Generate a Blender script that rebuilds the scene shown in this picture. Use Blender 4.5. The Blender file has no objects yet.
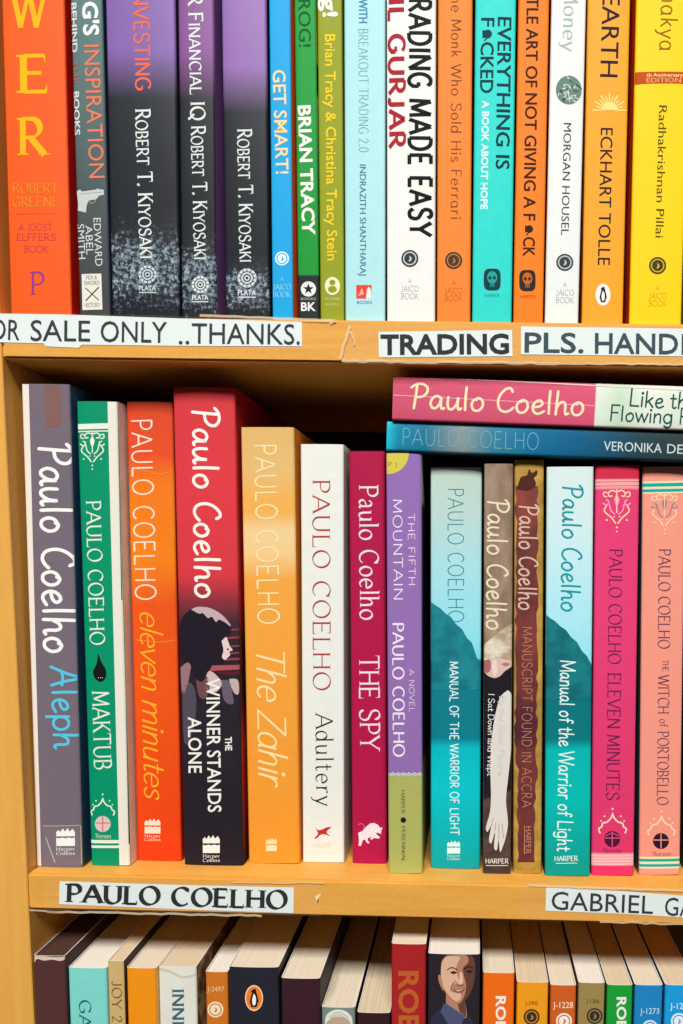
import bpy, bmesh, math, random
import numpy as np
from mathutils import Matrix, Vector

# ------------------------------------------------------------------ camera, world, lights
W, H = 683, 1024
F = 800.0                       # focal length in pixels
DIST = 0.40                     # lens to the plane of the shelf fronts
EYE = 0.62                      # lens height above the floor
PITCH, YAW, ROLL = (math.radians(a) for a in (-4.8407, -0.9510, 0.5265))
PPX, PPY = 458.05, 622.63

sc = bpy.context.scene
fwd = np.array([math.sin(YAW)*math.cos(PITCH), math.cos(YAW)*math.cos(PITCH), math.sin(PITCH)])
rt0 = np.array([math.cos(YAW), -math.sin(YAW), 0.0]); up0 = np.cross(rt0, fwd)
RT = math.cos(ROLL)*rt0 + math.sin(ROLL)*up0
UP = -math.sin(ROLL)*rt0 + math.cos(ROLL)*up0
CAM = np.array([0.0, -DIST, EYE])

cd = bpy.data.cameras.new('camera'); cam = bpy.data.objects.new('camera', cd); sc.collection.objects.link(cam)
cam.matrix_world = Matrix(((RT[0], UP[0], -fwd[0], CAM[0]), (RT[1], UP[1], -fwd[1], CAM[1]),
                           (RT[2], UP[2], -fwd[2], CAM[2]), (0, 0, 0, 1)))
cd.sensor_fit = 'VERTICAL'; cd.sensor_height = 24.0; cd.sensor_width = 24.0
cd.lens = F/H*24.0
cd.shift_x = (W/2 - PPX)/H; cd.shift_y = (PPY - H/2)/H
cd.clip_start = 0.01
sc.camera = cam

sc.view_settings.view_transform = 'Standard'
sc.view_settings.look = 'None'
sc.view_settings.gamma = 1.0
sc.view_settings.use_curve_mapping = False
sc.view_settings.exposure = 0.0

wd = bpy.data.worlds.new('world'); sc.world = wd; wd.use_nodes = True
wd.node_tree.nodes['Background'].inputs[0].default_value = (0.96, 0.98, 1.0, 1)
wd.node_tree.nodes['Background'].inputs[1].default_value = 0.045

def ceiling_lamp(x, y, z, tx, ty, tz, sx, sy, watts, col=(1.0, 0.985, 0.955)):
    l = bpy.data.lights.new('ceiling_lamp', 'AREA'); l.shape = 'RECTANGLE'; l.size = sx; l.size_y = sy
    l.energy = watts; l.color = col
    o = bpy.data.objects.new('ceiling_lamp', l); sc.collection.objects.link(o)
    o.location = (x, y, z)
    o.rotation_euler = (Vector((tx, ty, tz)) - Vector((x, y, z))).to_track_quat('-Z', 'Y').to_euler()
ceiling_lamp(-0.10, -2.65, 3.35, 0, 0, 0.60, 2.2, 0.7, 226)

# ------------------------------------------------------------------ helpers
def lin(c):
    return tuple(((v/255.0)/12.92 if v/255.0 <= 0.04045 else ((v/255.0+0.055)/1.055)**2.4) for v in c)

def ray(px, py):
    return fwd + (px-PPX)/F*RT - (py-PPY)/F*UP
def at_depth(px, py, Y):
    """the point seen at a pixel on the upright plane Y behind the shelf fronts"""
    d = ray(px, py); return CAM + d*((Y+DIST)/d[1])

def new_mat(name, rough=0.5, spec=0.5):
    m = bpy.data.materials.new(name); m.use_nodes = True
    b = m.node_tree.nodes['Principled BSDF']
    b.inputs['Roughness'].default_value = rough
    b.inputs['Specular IOR Level'].default_value = spec
    return m, m.node_tree, b
def node(nt, kind, **kw):
    n = nt.nodes.new(kind)
    for k, v in kw.items():
        if k in n.inputs.keys(): n.inputs[k].default_value = v
        else: setattr(n, k, v)
    return n

_ink = {}
def ink(c, rough=0.55):
    c = tuple(int(v) for v in c); k = (c, rough)
    if k not in _ink:
        m, nt, b = new_mat('printed_ink', rough, 0.06)
        b.inputs['Base Color'].default_value = (*lin(c), 1)
        _ink[k] = m
    return _ink[k]

def card(c, rough=0.55, mottle=0.06, scale=160.0, bump=0.04):
    """laminated cover card with faint mottling"""
    m, nt, b = new_mat('cover_card', rough, 0.16)
    tc = node(nt, 'ShaderNodeTexCoord'); nz = node(nt, 'ShaderNodeTexNoise', Scale=scale, Detail=4.0)
    nt.links.new(tc.outputs['Object'], nz.inputs['Vector'])
    mx = node(nt, 'ShaderNodeMix', data_type='RGBA')
    a = lin(c)
    mx.inputs[6].default_value = (*[v*(1-mottle) for v in a], 1)
    mx.inputs[7].default_value = (*[min(0.92, v*(1+mottle)) for v in a], 1)
    nt.links.new(nz.outputs['Fac'], mx.inputs[0]); nt.links.new(mx.outputs[2], b.inputs['Base Color'])
    bp = node(nt, 'ShaderNodeBump', Strength=bump, Distance=0.001)
    nt.links.new(nz.outputs['Fac'], bp.inputs['Height']); nt.links.new(bp.outputs[0], b.inputs['Normal'])
    return m

def banded(stops, z0, z1, rough=0.55, wobble=0.0, wscale=60.0, constant=False, mottle=0.05, crumple=None):
    """cover card whose printed colour changes along the book's height (stops: local height, colour)"""
    m, nt, b = new_mat('printed_cover', rough, 0.16)
    tc = node(nt, 'ShaderNodeTexCoord'); sx = node(nt, 'ShaderNodeSeparateXYZ')
    nt.links.new(tc.outputs['Object'], sx.inputs[0])
    src = sx.outputs[2]
    nz = node(nt, 'ShaderNodeTexNoise', Scale=wscale, Detail=4.0)
    nt.links.new(tc.outputs['Object'], nz.inputs['Vector'])
    if wobble:
        ma = node(nt, 'ShaderNodeMath', operation='MULTIPLY_ADD')
        nt.links.new(nz.outputs['Fac'], ma.inputs[0]); ma.inputs[1].default_value = wobble
        nt.links.new(src, ma.inputs[2]); src = ma.outputs[0]
    mr = node(nt, 'ShaderNodeMapRange'); mr.inputs[1].default_value = z0 + wobble*0.5; mr.inputs[2].default_value = z1 + wobble*0.5
    nt.links.new(src, mr.inputs[0])
    cr = node(nt, 'ShaderNodeValToRGB'); el_ = cr.color_ramp.elements
    cr.color_ramp.interpolation = 'CONSTANT' if constant else 'LINEAR'
    st = sorted(((min(max((z-z0)/(z1-z0), 0), 1), c) for z, c in stops), key=lambda s: s[0])
    while len(el_) > 1: el_.remove(el_[-1])
    el_[0].position = st[0][0]; el_[0].color = (*lin(st[0][1]), 1)
    for p, c in st[1:]:
        e = el_.new(p); e.color = (*lin(c), 1)
    nt.links.new(mr.outputs[0], cr.inputs[0])
    n2 = node(nt, 'ShaderNodeTexNoise', Scale=220.0, Detail=3.0); nt.links.new(tc.outputs['Object'], n2.inputs['Vector'])
    m2 = node(nt, 'ShaderNodeMapRange'); m2.inputs[3].default_value = 1-mottle; m2.inputs[4].default_value = 1+mottle
    nt.links.new(n2.outputs['Fac'], m2.inputs[0])
    hs = node(nt, 'ShaderNodeHueSaturation'); nt.links.new(cr.outputs[0], hs.inputs['Color']); nt.links.new(m2.outputs[0], hs.inputs['Value'])
    nt.links.new(hs.outputs[0], b.inputs['Base Color'])
    bp = node(nt, 'ShaderNodeBump', Strength=0.05, Distance=0.001)
    if crumple:                                      # scuffed, crinkled lamination with its glare painted in, between two heights
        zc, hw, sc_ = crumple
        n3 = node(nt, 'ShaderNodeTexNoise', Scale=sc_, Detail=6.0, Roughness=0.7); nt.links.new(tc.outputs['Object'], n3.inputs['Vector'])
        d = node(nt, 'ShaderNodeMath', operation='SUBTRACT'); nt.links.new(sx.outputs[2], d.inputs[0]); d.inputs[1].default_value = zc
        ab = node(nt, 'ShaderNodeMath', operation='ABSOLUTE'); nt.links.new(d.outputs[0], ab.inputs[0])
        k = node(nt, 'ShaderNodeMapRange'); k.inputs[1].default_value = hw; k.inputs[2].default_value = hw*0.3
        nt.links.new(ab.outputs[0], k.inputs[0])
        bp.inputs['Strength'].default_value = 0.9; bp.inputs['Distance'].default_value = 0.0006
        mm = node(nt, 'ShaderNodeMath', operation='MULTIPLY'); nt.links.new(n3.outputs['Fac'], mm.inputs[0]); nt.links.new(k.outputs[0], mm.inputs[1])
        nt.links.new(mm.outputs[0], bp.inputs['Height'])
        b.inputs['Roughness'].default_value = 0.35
        k2 = node(nt, 'ShaderNodeMapRange'); k2.inputs[1].default_value = 0.50; k2.inputs[2].default_value = 0.66     # glare painted into the base colour as pale specks
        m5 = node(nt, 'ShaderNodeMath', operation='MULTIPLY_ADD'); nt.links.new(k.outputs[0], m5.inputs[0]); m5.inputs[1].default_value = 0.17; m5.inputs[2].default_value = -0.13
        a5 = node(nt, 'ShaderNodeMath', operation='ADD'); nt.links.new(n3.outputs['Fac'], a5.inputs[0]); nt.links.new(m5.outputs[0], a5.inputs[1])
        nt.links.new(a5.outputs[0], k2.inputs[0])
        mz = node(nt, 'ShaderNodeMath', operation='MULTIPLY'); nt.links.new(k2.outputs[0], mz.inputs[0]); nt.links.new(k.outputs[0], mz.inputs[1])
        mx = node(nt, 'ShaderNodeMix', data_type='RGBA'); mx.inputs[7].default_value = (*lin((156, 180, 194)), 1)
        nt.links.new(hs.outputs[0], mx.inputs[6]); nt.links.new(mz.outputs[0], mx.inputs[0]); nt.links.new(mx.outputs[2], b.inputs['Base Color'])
    else:
        nt.links.new(n2.outputs['Fac'], bp.inputs['Height'])
    nt.links.new(bp.outputs[0], b.inputs['Normal'])
    return m

def mottled(c1, c2, scale=90.0, lo=0.4, hi=0.6, rough=0.55, stretch=(1, 1, 1), detail=5.0):
    """two printed colours in soft organic patches"""
    m, nt, b = new_mat('patchy_cover', rough, 0.25)
    tc = node(nt, 'ShaderNodeTexCoord'); mp = node(nt, 'ShaderNodeMapping'); mp.inputs['Scale'].default_value = stretch
    nz = node(nt, 'ShaderNodeTexNoise', Scale=scale, Detail=detail, Roughness=0.6)
    nt.links.new(tc.outputs['Object'], mp.inputs[0]); nt.links.new(mp.outputs[0], nz.inputs['Vector'])
    cr = node(nt, 'ShaderNodeValToRGB'); e = cr.color_ramp.elements
    e[0].position = lo; e[0].color = (*lin(c1), 1); e[1].position = hi; e[1].color = (*lin(c2), 1)
    nt.links.new(nz.outputs['Fac'], cr.inputs[0]); nt.links.new(cr.outputs[0], b.inputs['Base Color'])
    return m

def page_paper(c, c2):
    m, nt, b = new_mat('page_paper', 0.85, 0.15)
    tc = node(nt, 'ShaderNodeTexCoord'); mp = node(nt, 'ShaderNodeMapping'); mp.inputs['Scale'].default_value = (3200, 4, 4)
    nz = node(nt, 'ShaderNodeTexNoise', Scale=1.0, Detail=3.0)
    nt.links.new(tc.outputs['Object'], mp.inputs[0]); nt.links.new(mp.outputs[0], nz.inputs['Vector'])
    cr = node(nt, 'ShaderNodeValToRGB'); e = cr.color_ramp.elements
    e[0].position = 0.3; e[0].color = (*lin(c2), 1); e[1].position = 0.65; e[1].color = (*lin(c), 1)
    nt.links.new(nz.outputs['Fac'], cr.inputs[0]); nt.links.new(cr.outputs[0], b.inputs['Base Color'])
    bp = node(nt, 'ShaderNodeBump', Strength=0.25, Distance=0.0004)
    nt.links.new(nz.outputs['Fac'], bp.inputs['Height']); nt.links.new(bp.outputs[0], b.inputs['Normal'])
    return m

def wood(name, c1, c2, stretch, scale=1.0, rough=0.5):
    m, nt, b = new_mat(name, rough, 0.25)
    tc = node(nt, 'ShaderNodeTexCoord'); mp = node(nt, 'ShaderNodeMapping'); mp.inputs['Scale'].default_value = stretch
    nt.links.new(tc.outputs['Object'], mp.inputs[0])
    nz = node(nt, 'ShaderNodeTexNoise', Scale=scale, Detail=6.0, Roughness=0.62, Distortion=0.6); nt.links.new(mp.outputs[0], nz.inputs['Vector'])
    fl = node(nt, 'ShaderNodeTexNoise', Scale=420.0, Detail=2.0); nt.links.new(tc.outputs['Object'], fl.inputs['Vector'])
    cr = node(nt, 'ShaderNodeValToRGB'); e = cr.color_ramp.elements
    e[0].position = 0.30; e[0].color = (*lin(c2), 1); e[1].position = 0.68; e[1].color = (*lin(c1), 1)
    nt.links.new(nz.outputs['Fac'], cr.inputs[0])
    mr = node(nt, 'ShaderNodeMapRange'); mr.inputs[3].default_value = 0.93; mr.inputs[4].default_value = 1.07
    nt.links.new(fl.outputs['Fac'], mr.inputs[0])
    hs = node(nt, 'ShaderNodeHueSaturation'); nt.links.new(cr.outputs[0], hs.inputs['Color']); nt.links.new(mr.outputs[0], hs.inputs['Value'])
    nt.links.new(hs.outputs[0], b.inputs['Base Color'])
    bp = node(nt, 'ShaderNodeBump', Strength=0.08, Distance=0.0006)
    nt.links.new(nz.outputs['Fac'], bp.inputs['Height']); nt.links.new(bp.outputs[0], b.inputs['Normal'])
    return m

def link(name, verts, faces, mats, idx=None, parent=None, smooth=False):
    me = bpy.data.meshes.new(name); me.from_pydata([tuple(map(float, v)) for v in verts], [], faces)
    for m in (mats if isinstance(mats, list) else [mats]): me.materials.append(m)
    if idx:
        for p, i in zip(me.polygons, idx): p.material_index = i
    if smooth:
        for p in me.polygons: p.use_smooth = True
    me.update()
    o = bpy.data.objects.new(name, me); sc.collection.objects.link(o)
    if parent: o.parent = parent
    return o

def bevel_box(name, x0, x1, y0, y1, z0, z1, mat, parent=None, r=0.0012, dzr=0.0):
    """box with softened edges; dzr drops the right end"""
    bm = bmesh.new(); bmesh.ops.create_cube(bm, size=1.0)
    for v in bm.verts:
        fx = v.co.x+0.5
        v.co = (x0+(x1-x0)*fx, y0+(y1-y0)*(v.co.y+0.5), z0+(z1-z0)*(v.co.z+0.5)+dzr*fx)
    bmesh.ops.bevel(bm, geom=bm.edges[:], offset=r, segments=2, affect='EDGES')
    me = bpy.data.meshes.new(name); bm.to_mesh(me); bm.free(); me.materials.append(mat)
    o = bpy.data.objects.new(name, me); sc.collection.objects.link(o)
    if parent: o.parent = parent
    return o

# ------------------------------------------------------------------ lettering: stroke letters and plain sans letters
def el(cx, cy, rx, ry, a0, a1, n=None):
    n = n or max(6, int(abs(a1-a0)/18))
    return [(cx+rx*math.cos(math.radians(a0+(a1-a0)*i/n)), cy+ry*math.sin(math.radians(a0+(a1-a0)*i/n))) for i in range(n+1)]
def sm(pts, k=5):
    """smooth curve through points"""
    out = []; n = len(pts)
    for i in range(n-1):
        p0, p1, p2, p3 = pts[max(i-1, 0)], pts[i], pts[i+1], pts[min(i+2, n-1)]
        for j in range(k):
            t = j/k
            out.append(tuple(0.5*((2*p1[a]) + (-p0[a]+p2[a])*t + (2*p0[a]-5*p1[a]+4*p2[a]-p3[a])*t*t + (-p0[a]+3*p1[a]-3*p2[a]+p3[a])*t**3) for a in (0, 1)))
    out.append(tuple(pts[-1])); return out
S_ = [(6.5, 8.4), (5.3, 9.8), (3.6, 10.1), (1.8, 9.5), (1.1, 7.8), (1.9, 6.2), (4.0, 5.2), (6.2, 4.2), (7.0, 2.5), (6.0, .5), (3.8, -.1), (1.9, .4), (.8, 1.8)]
s_ = [(4.4, 5.5), (3.6, 6.4), (2.3, 6.5), (1.0, 5.7), (1.0, 4.5), (2.6, 3.5), (4.2, 2.6), (4.6, 1.3), (3.7, .1), (2.2, -.1), (.7, .9)]
hump = lambda x: sm([(x, 3.6), (x+1.1, 5.6), (x+2.5, 6.5), (x+3.8, 5.8), (x+4.2, 4.0), (x+4.2, 0)])
G = {
'A': (9, [[(0, 0), (4.5, 10)], [(4.5, 10), (9, 0)], [(1.6, 3.4), (7.4, 3.4)]]),
'B': (7.4, [[(1, 0), (1, 10)], [(1, 10), (3.4, 10)]+el(3.4, 7.6, 2.6, 2.4, 90, -90)+[(1, 5.2)], [(1, 5.2), (3.8, 5.2)]+el(3.8, 2.6, 3, 2.6, 90, -90)+[(1, 0)]]),
'C': (8.8, [el(5, 5, 4.4, 5.1, 45, 315)]),
'D': (9, [[(1, 0), (1, 10)], [(1, 10), (3.6, 10)]+el(3.6, 5, 4.6, 5, 90, -90)+[(1, 0)]]),
'E': (7.2, [[(1, 0), (1, 10)], [(1, 10), (6.4, 10)], [(1, 5.2), (5.6, 5.2)], [(1, 0), (6.8, 0)]]),
'F': (6.8, [[(1, 0), (1, 10)], [(1, 10), (6.4, 10)], [(1, 5.2), (5.4, 5.2)]]),
'G': (9.4, [el(5, 5, 4.4, 5.1, 45, 322), [(8.5, 4.4), (8.5, 1.2)], [(6, 4.4), (8.6, 4.4)]]),
'H': (9, [[(1, 0), (1, 10)], [(8, 0), (8, 10)], [(1, 5.2), (8, 5.2)]]),
'I': (2.4, [[(1.2, 0), (1.2, 10)]]),
'J': (4.6, [[(3.4, 10), (3.4, 2)]+sm([(3.4, 2), (2.8, .4), (1.4, -.1), (.3, .8)])]),
'K': (8, [[(1, 0), (1, 10)], [(7, 10), (1, 4)], [(3, 6), (7.6, 0)]]),
'L': (6.6, [[(1, 0), (1, 10)], [(1, 0), (6.4, 0)]]),
'M': (11, [[(.8, 0), (1.4, 10)], [(1.4, 10), (5.5, 1)], [(5.5, 1), (9.6, 10)], [(9.6, 10), (10.2, 0)]]),
'N': (9.4, [[(1, 0), (1, 10)], [(1, 10), (8.4, 0)], [(8.4, 0), (8.4, 10)]]),
'O': (10, [el(5, 5, 4.5, 5.1, 0, 360)]),
'P': (7, [[(1, 0), (1, 10)], [(1, 10), (3.6, 10)]+el(3.6, 7.3, 2.9, 2.7, 90, -90)+[(1, 4.6)]]),
'Q': (10, [el(5, 5, 4.5, 5.1, 0, 360), [(5.4, 2.4), (9.4, -1.8)]]),
'R': (8, [[(1, 0), (1, 10)], [(1, 10), (3.6, 10)]+el(3.6, 7.4, 2.8, 2.6, 90, -90)+[(1, 4.8)], [(3.4, 4.8), (7.8, 0)]]),
'S': (7.6, [sm(S_)]),
'T': (8, [[(4, 0), (4, 10)], [(0, 10), (8, 10)]]),
'U': (9, [[(1, 10), (1, 3.4)]+el(4.5, 3.4, 3.5, 3.5, 180, 360)+[(8, 3.4), (8, 10)]]),
'V': (8.8, [[(0, 10), (4.4, 0)], [(4.4, 0), (8.8, 10)]]),
'W': (12.6, [[(0, 10), (3.2, 0)], [(3.2, 0), (6.3, 10)], [(6.3, 10), (9.4, 0)], [(9.4, 0), (12.6, 10)]]),
'X': (8, [[(.4, 10), (7.8, 0)], [(7.4, 10), (0, 0)]]),
'Y': (8.4, [[(0, 10), (4.2, 4.8)], [(8.4, 10), (4.2, 4.8)], [(4.2, 4.8), (4.2, 0)]]),
'Z': (8, [[(.6, 10), (7.4, 10)], [(7.4, 10), (.4, 0)], [(.4, 0), (7.6, 0)]]),
'a': (6.8, [el(3, 3.2, 2.6, 3.3, 40, 400), [(5.5, 6.2), (5.5, 1.2)]+sm([(5.5, 1.2), (5.8, .2), (6.5, .1)])]),
'b': (6.8, [[(1, 10.4), (1, 0)], el(3.6, 3.2, 2.6, 3.3, 0, 360)]),
'c': (6, [el(3.3, 3.2, 2.8, 3.3, 48, 312)]),
'd': (7, [el(3, 3.2, 2.6, 3.3, 0, 360), [(5.7, 10.4), (5.7, 0)]]),
'e': (6.4, [[(.6, 3.4), (5.8, 3.4)]+el(3.2, 3.2, 2.7, 3.3, 8, 315)]),
'f': (4.4, [sm([(4.8, 9.6), (3.6, 10.4), (2.4, 9.4), (2.1, 7)])+[(2.1, 0)], [(.4, 6.3), (4.1, 6.3)]]),
'g': (6.8, [el(3, 3.2, 2.6, 3.3, 0, 360), sm([(5.6, 6.4), (5.7, 2), (5.5, -1.2), (4.4, -2.8), (2.6, -3), (1, -2.2)])]),
'h': (6.6, [[(1, 10.4), (1, 0)], hump(1)]),
'i': (2.4, [[(1.2, 6.4), (1.2, 0)], el(1.2, 9, .35, .35, 0, 360)]),
'j': (3, [sm([(1.8, 6.4), (1.8, 1), (1.6, -2), (.4, -2.9)]), el(1.8, 9, .35, .35, 0, 360)]),
'k': (6, [[(1, 10.4), (1, 0)], [(5, 6.4), (1, 2.6)], [(2.4, 3.9), (5.6, 0)]]),
'l': (2.4, [[(1.2, 10.4), (1.2, 0)]]),
'm': (10.6, [[(1, 6.4), (1, 0)], hump(1), hump(5.2)]),
'n': (6.6, [[(1, 6.4), (1, 0)], hump(1)]),
'o': (6.6, [el(3.3, 3.2, 2.8, 3.3, 0, 360)]),
'p': (6.8, [[(1, 6.4), (1, -3)], el(3.6, 3.2, 2.6, 3.3, 0, 360)]),
'q': (6.8, [el(3, 3.2, 2.6, 3.3, 0, 360), [(5.7, 6.4), (5.7, -3)]]),
'r': (4.8, [[(1, 6.4), (1, 0)], sm([(1, 3.6), (1.8, 5.6), (3.2, 6.5), (4.4, 6.1)])]),
's': (5.4, [sm(s_)]),
't': (4.6, [[(2, 9), (2, 1.4)]+sm([(2, 1.4), (2.5, .1), (3.6, 0), (4.3, .6)]), [(.3, 6.4), (4.2, 6.4)]]),
'u': (6.6, [[(1, 6.4), (1, 2.4)]+sm([(1, 2.4), (1.6, .4), (3, -.1), (4.6, .8), (5.4, 2.6)]), [(5.4, 6.4), (5.4, 0)]]),
'v': (6, [[(.2, 6.4), (3, 0)], [(3, 0), (5.8, 6.4)]]),
'w': (8.8, [[(.2, 6.4), (2.4, 0)], [(2.4, 0), (4.4, 6)], [(4.4, 6), (6.4, 0)], [(6.4, 0), (8.6, 6.4)]]),
'x': (5.6, [[(.4, 6.4), (5.2, 0)], [(5, 6.4), (.2, 0)]]),
'y': (6, [[(.2, 6.4), (3, 0)], sm([(5.8, 6.4), (3, 0), (1.8, -2.4), (.2, -2.9)])]),
'z': (5.4, [[(.5, 6.4), (4.8, 6.4)], [(4.8, 6.4), (.3, 0)], [(.3, 0), (5.1, 0)]]),
'&': (8.6, [sm([(8.2, 0), (4.6, 4.2), (2.2, 7.4), (2.6, 9.6), (4.2, 10), (5.3, 8.6), (4.4, 6.6), (2, 4.8), (.8, 2.6), (1.8, .3), (4.2, -.1), (6.4, 1.4), (7.8, 4.6)])]),
'.': (2.6, [el(1.3, .5, .4, .4, 0, 360)]), '!': (2.6, [[(1.3, 10), (1.3, 3)], el(1.3, .5, .4, .4, 0, 360)]),
"'": (2.2, [[(1.2, 10), (1.0, 7.2)]]), '-': (4.4, [[(.6, 4), (3.8, 4)]]),
'0': (7, [el(3.5, 5, 2.9, 5.1, 0, 360)]), '1': (5, [[(1.2, 8.4), (3.2, 10)], [(3.2, 10), (3.2, 0)]]),
'2': (6.6, [sm([(.9, 7.6), (1.6, 9.5), (3.3, 10.1), (5.2, 9.2), (5.4, 7), (4.2, 4.8), (.6, 0)]), [(.6, 0), (6, 0)]]),
'3': (6.6, [sm([(.9, 8.6), (2.6, 10.1), (4.8, 9.4), (5.2, 7.2), (4, 5.5), (2.4, 5.2)]), sm([(2.4, 5.2), (4.8, 4.8), (5.8, 2.8), (4.8, .5), (2.6, -.1), (.6, 1)])]),
'4': (7, [[(4.8, 0), (4.8, 10)], [(4.8, 10), (.4, 3)], [(.4, 3), (6.6, 3)]]),
'6': (6.8, [sm([(5.4, 9), (3.8, 10), (1.8, 8.4), (.9, 5.4), (.9, 3)]), el(3.4, 3, 2.6, 3.1, 0, 360)]),
'7': (6.4, [[(.5, 10), (5.8, 10)], [(5.8, 10), (2.4, 0)]]),
'8': (6.8, [el(3.4, 7.6, 2.2, 2.4, 0, 360), el(3.4, 2.6, 2.7, 2.7, 0, 360)]),
'9': (6.8, [el(3.4, 7, 2.6, 3.1, 0, 360), sm([(6, 7), (5.9, 4.6), (4.8, 1.6), (3, 0), (1.4, .6)])]),
}
SERIF_A = (6.2, [sm([(1, 5.2), (2.2, 6.5), (3.8, 6.3), (4.5, 5), (4.5, 2.6)])+[(4.5, 1.2)]+sm([(4.5, 1.2), (4.9, .1), (5.9, .3)]), sm([(4.5, 3.9), (2.6, 3.4), (1, 2.6), (.7, 1.3), (1.7, .1), (3.2, .3), (4.5, 1.5)])])
HAND = {   # a round casual handwriting
'P': (7.4, [sm([(2.2, 9.6), (2.0, 6), (1.5, 0)]), sm([(-.2, 8.6), (1.8, 10), (4.6, 10.2), (6.7, 8.8), (6.6, 6.6), (4.8, 5.0), (2.2, 4.6)])]),
'C': (8, [sm([(7.0, 8.6), (6.0, 10), (4, 9.6), (1.8, 7.2), (1, 4.2), (1.9, 1.2), (4.2, .1), (6.4, .8), (7.8, 2)])]),
'a': (6.8, [sm([(5.0, 5.4), (3.4, 6.3), (1.5, 5.2), (.7, 2.8), (1.6, .6), (3.2, .6), (4.7, 2.8), (5.2, 5.8), (5.2, 2), (5.8, .3), (6.8, .6)])]),
'u': (6.8, [sm([(.9, 6), (.8, 2.6), (1.6, .4), (3.2, .5), (4.8, 3), (5.2, 6.2), (5.2, 2), (5.8, .2), (6.8, .8)])]),
'l': (2.8, [sm([(1.2, 11), (1.1, 5), (1.3, .2)])]),
'o': (6.4, [sm([(3.6, 6.2), (1.4, 5), (.7, 2.6), (1.8, .3), (4, .3), (5.5, 2.6), (5, 5.2), (3.2, 6.2), (2.6, 5.2)])]),
'e': (6.2, [sm([(.7, 2.8), (3.6, 3.4), (4.9, 4.8), (3.8, 6.3), (1.8, 5.4), (.8, 3), (1.6, .6), (3.4, -.1), (5.8, 1.2)])]),
'h': (6.6, [sm([(1.3, 11), (1.1, 5), (1, 0)]), sm([(1.1, 3), (2.4, 5.4), (4, 6), (4.9, 4.6), (4.9, 2), (5.3, .2), (6.4, .6)])]),
'A': (8.6, [sm([(0, -.2), (2.6, 5.2), (4.6, 10.2), (5.8, 5), (7.4, -.2)]), sm([(1.4, 3.4), (4, 4), (7.4, 3.6)])]),
}
STYLES = {  # thick, thin stroke, serif, round ends, slant, tracking
'serif':  dict(a=1.35, b=.50, serif=.85, round=0, slant=0, tr=1.3),
'serifl': dict(a=1.0, b=.42, serif=.8, round=0, slant=0, tr=1.6),
'times':  dict(a=2.5, b=.72, serif=.95, round=0, slant=0, tr=1.4),
'serifb': dict(a=2.0, b=.62, serif=.95, round=0, slant=0, tr=1.5),
'caps':   dict(a=1.75, b=.75, serif=.55, round=0, slant=0, tr=1.1),
'flare':  dict(a=1.75, b=1.0, serif=0, round=0, slant=0, tr=1.2),
'mono':   dict(a=.95, b=.85, serif=0, round=0, slant=0, tr=1.6),
'monol':  dict(a=.62, b=.58, serif=0, round=0, slant=0, tr=1.6),
'semi':   dict(a=1.5, b=1.3, serif=0, round=0, slant=0, tr=1.5),
'heavy':  dict(a=2.3, b=1.8, serif=0, round=0, slant=0, tr=1.9),
'hand':   dict(a=1.12, b=1.0, serif=0, round=1, slant=.04, tr=.5),
'handb':  dict(a=1.24, b=1.1, serif=0, round=1, slant=.04, tr=.6),
'script': dict(a=.95, b=.6, serif=0, round=1, slant=.30, tr=.1),
}
def ribbon(pts, wfun, rnd=False, closed=False):
    """a flat band following a line: (verts, faces)"""
    p = [pts[0]]
    for q in pts[1:]:
        if math.hypot(q[0]-p[-1][0], q[1]-p[-1][1]) > 1e-6: p.append(q)
    if len(p) < 2: return [], []
    if math.hypot(p[0][0]-p[-1][0], p[0][1]-p[-1][1]) < 1e-4 and len(p) > 3: closed = True; p = p[:-1]
    n = len(p); V = []; Fc = []
    for i in range(n):
        a = p[i-1] if (i > 0 or closed) else p[i]
        b = p[(i+1) % n] if (i < n-1 or closed) else p[i]
        dx, dy = b[0]-a[0], b[1]-a[1]; L = math.hypot(dx, dy) or 1
        dx, dy = dx/L, dy/L; w = wfun(dx, dy)/2
        V += [(p[i][0]-dy*w, p[i][1]+dx*w), (p[i][0]+dy*w, p[i][1]-dx*w)]
    for i in range(n if closed else n-1):
        j = (i+1) % n; Fc.append([2*i, 2*i+1, 2*j+1, 2*j])
    if rnd and not closed:
        for i, j in ((0, 1), (n-1, n-2)):
            dx, dy = p[i][0]-p[j][0], p[i][1]-p[j][1]; w = wfun(dx, dy)/2; a0 = math.atan2(dy, dx); k = len(V)
            arc = [(p[i][0]+w*math.cos(a0+t), p[i][1]+w*math.sin(a0+t)) for t in (-1.571, -.785, 0, .785, 1.571)]
            V += arc; Fc.append(list(range(k, k+5)))
    return V, Fc

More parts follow.
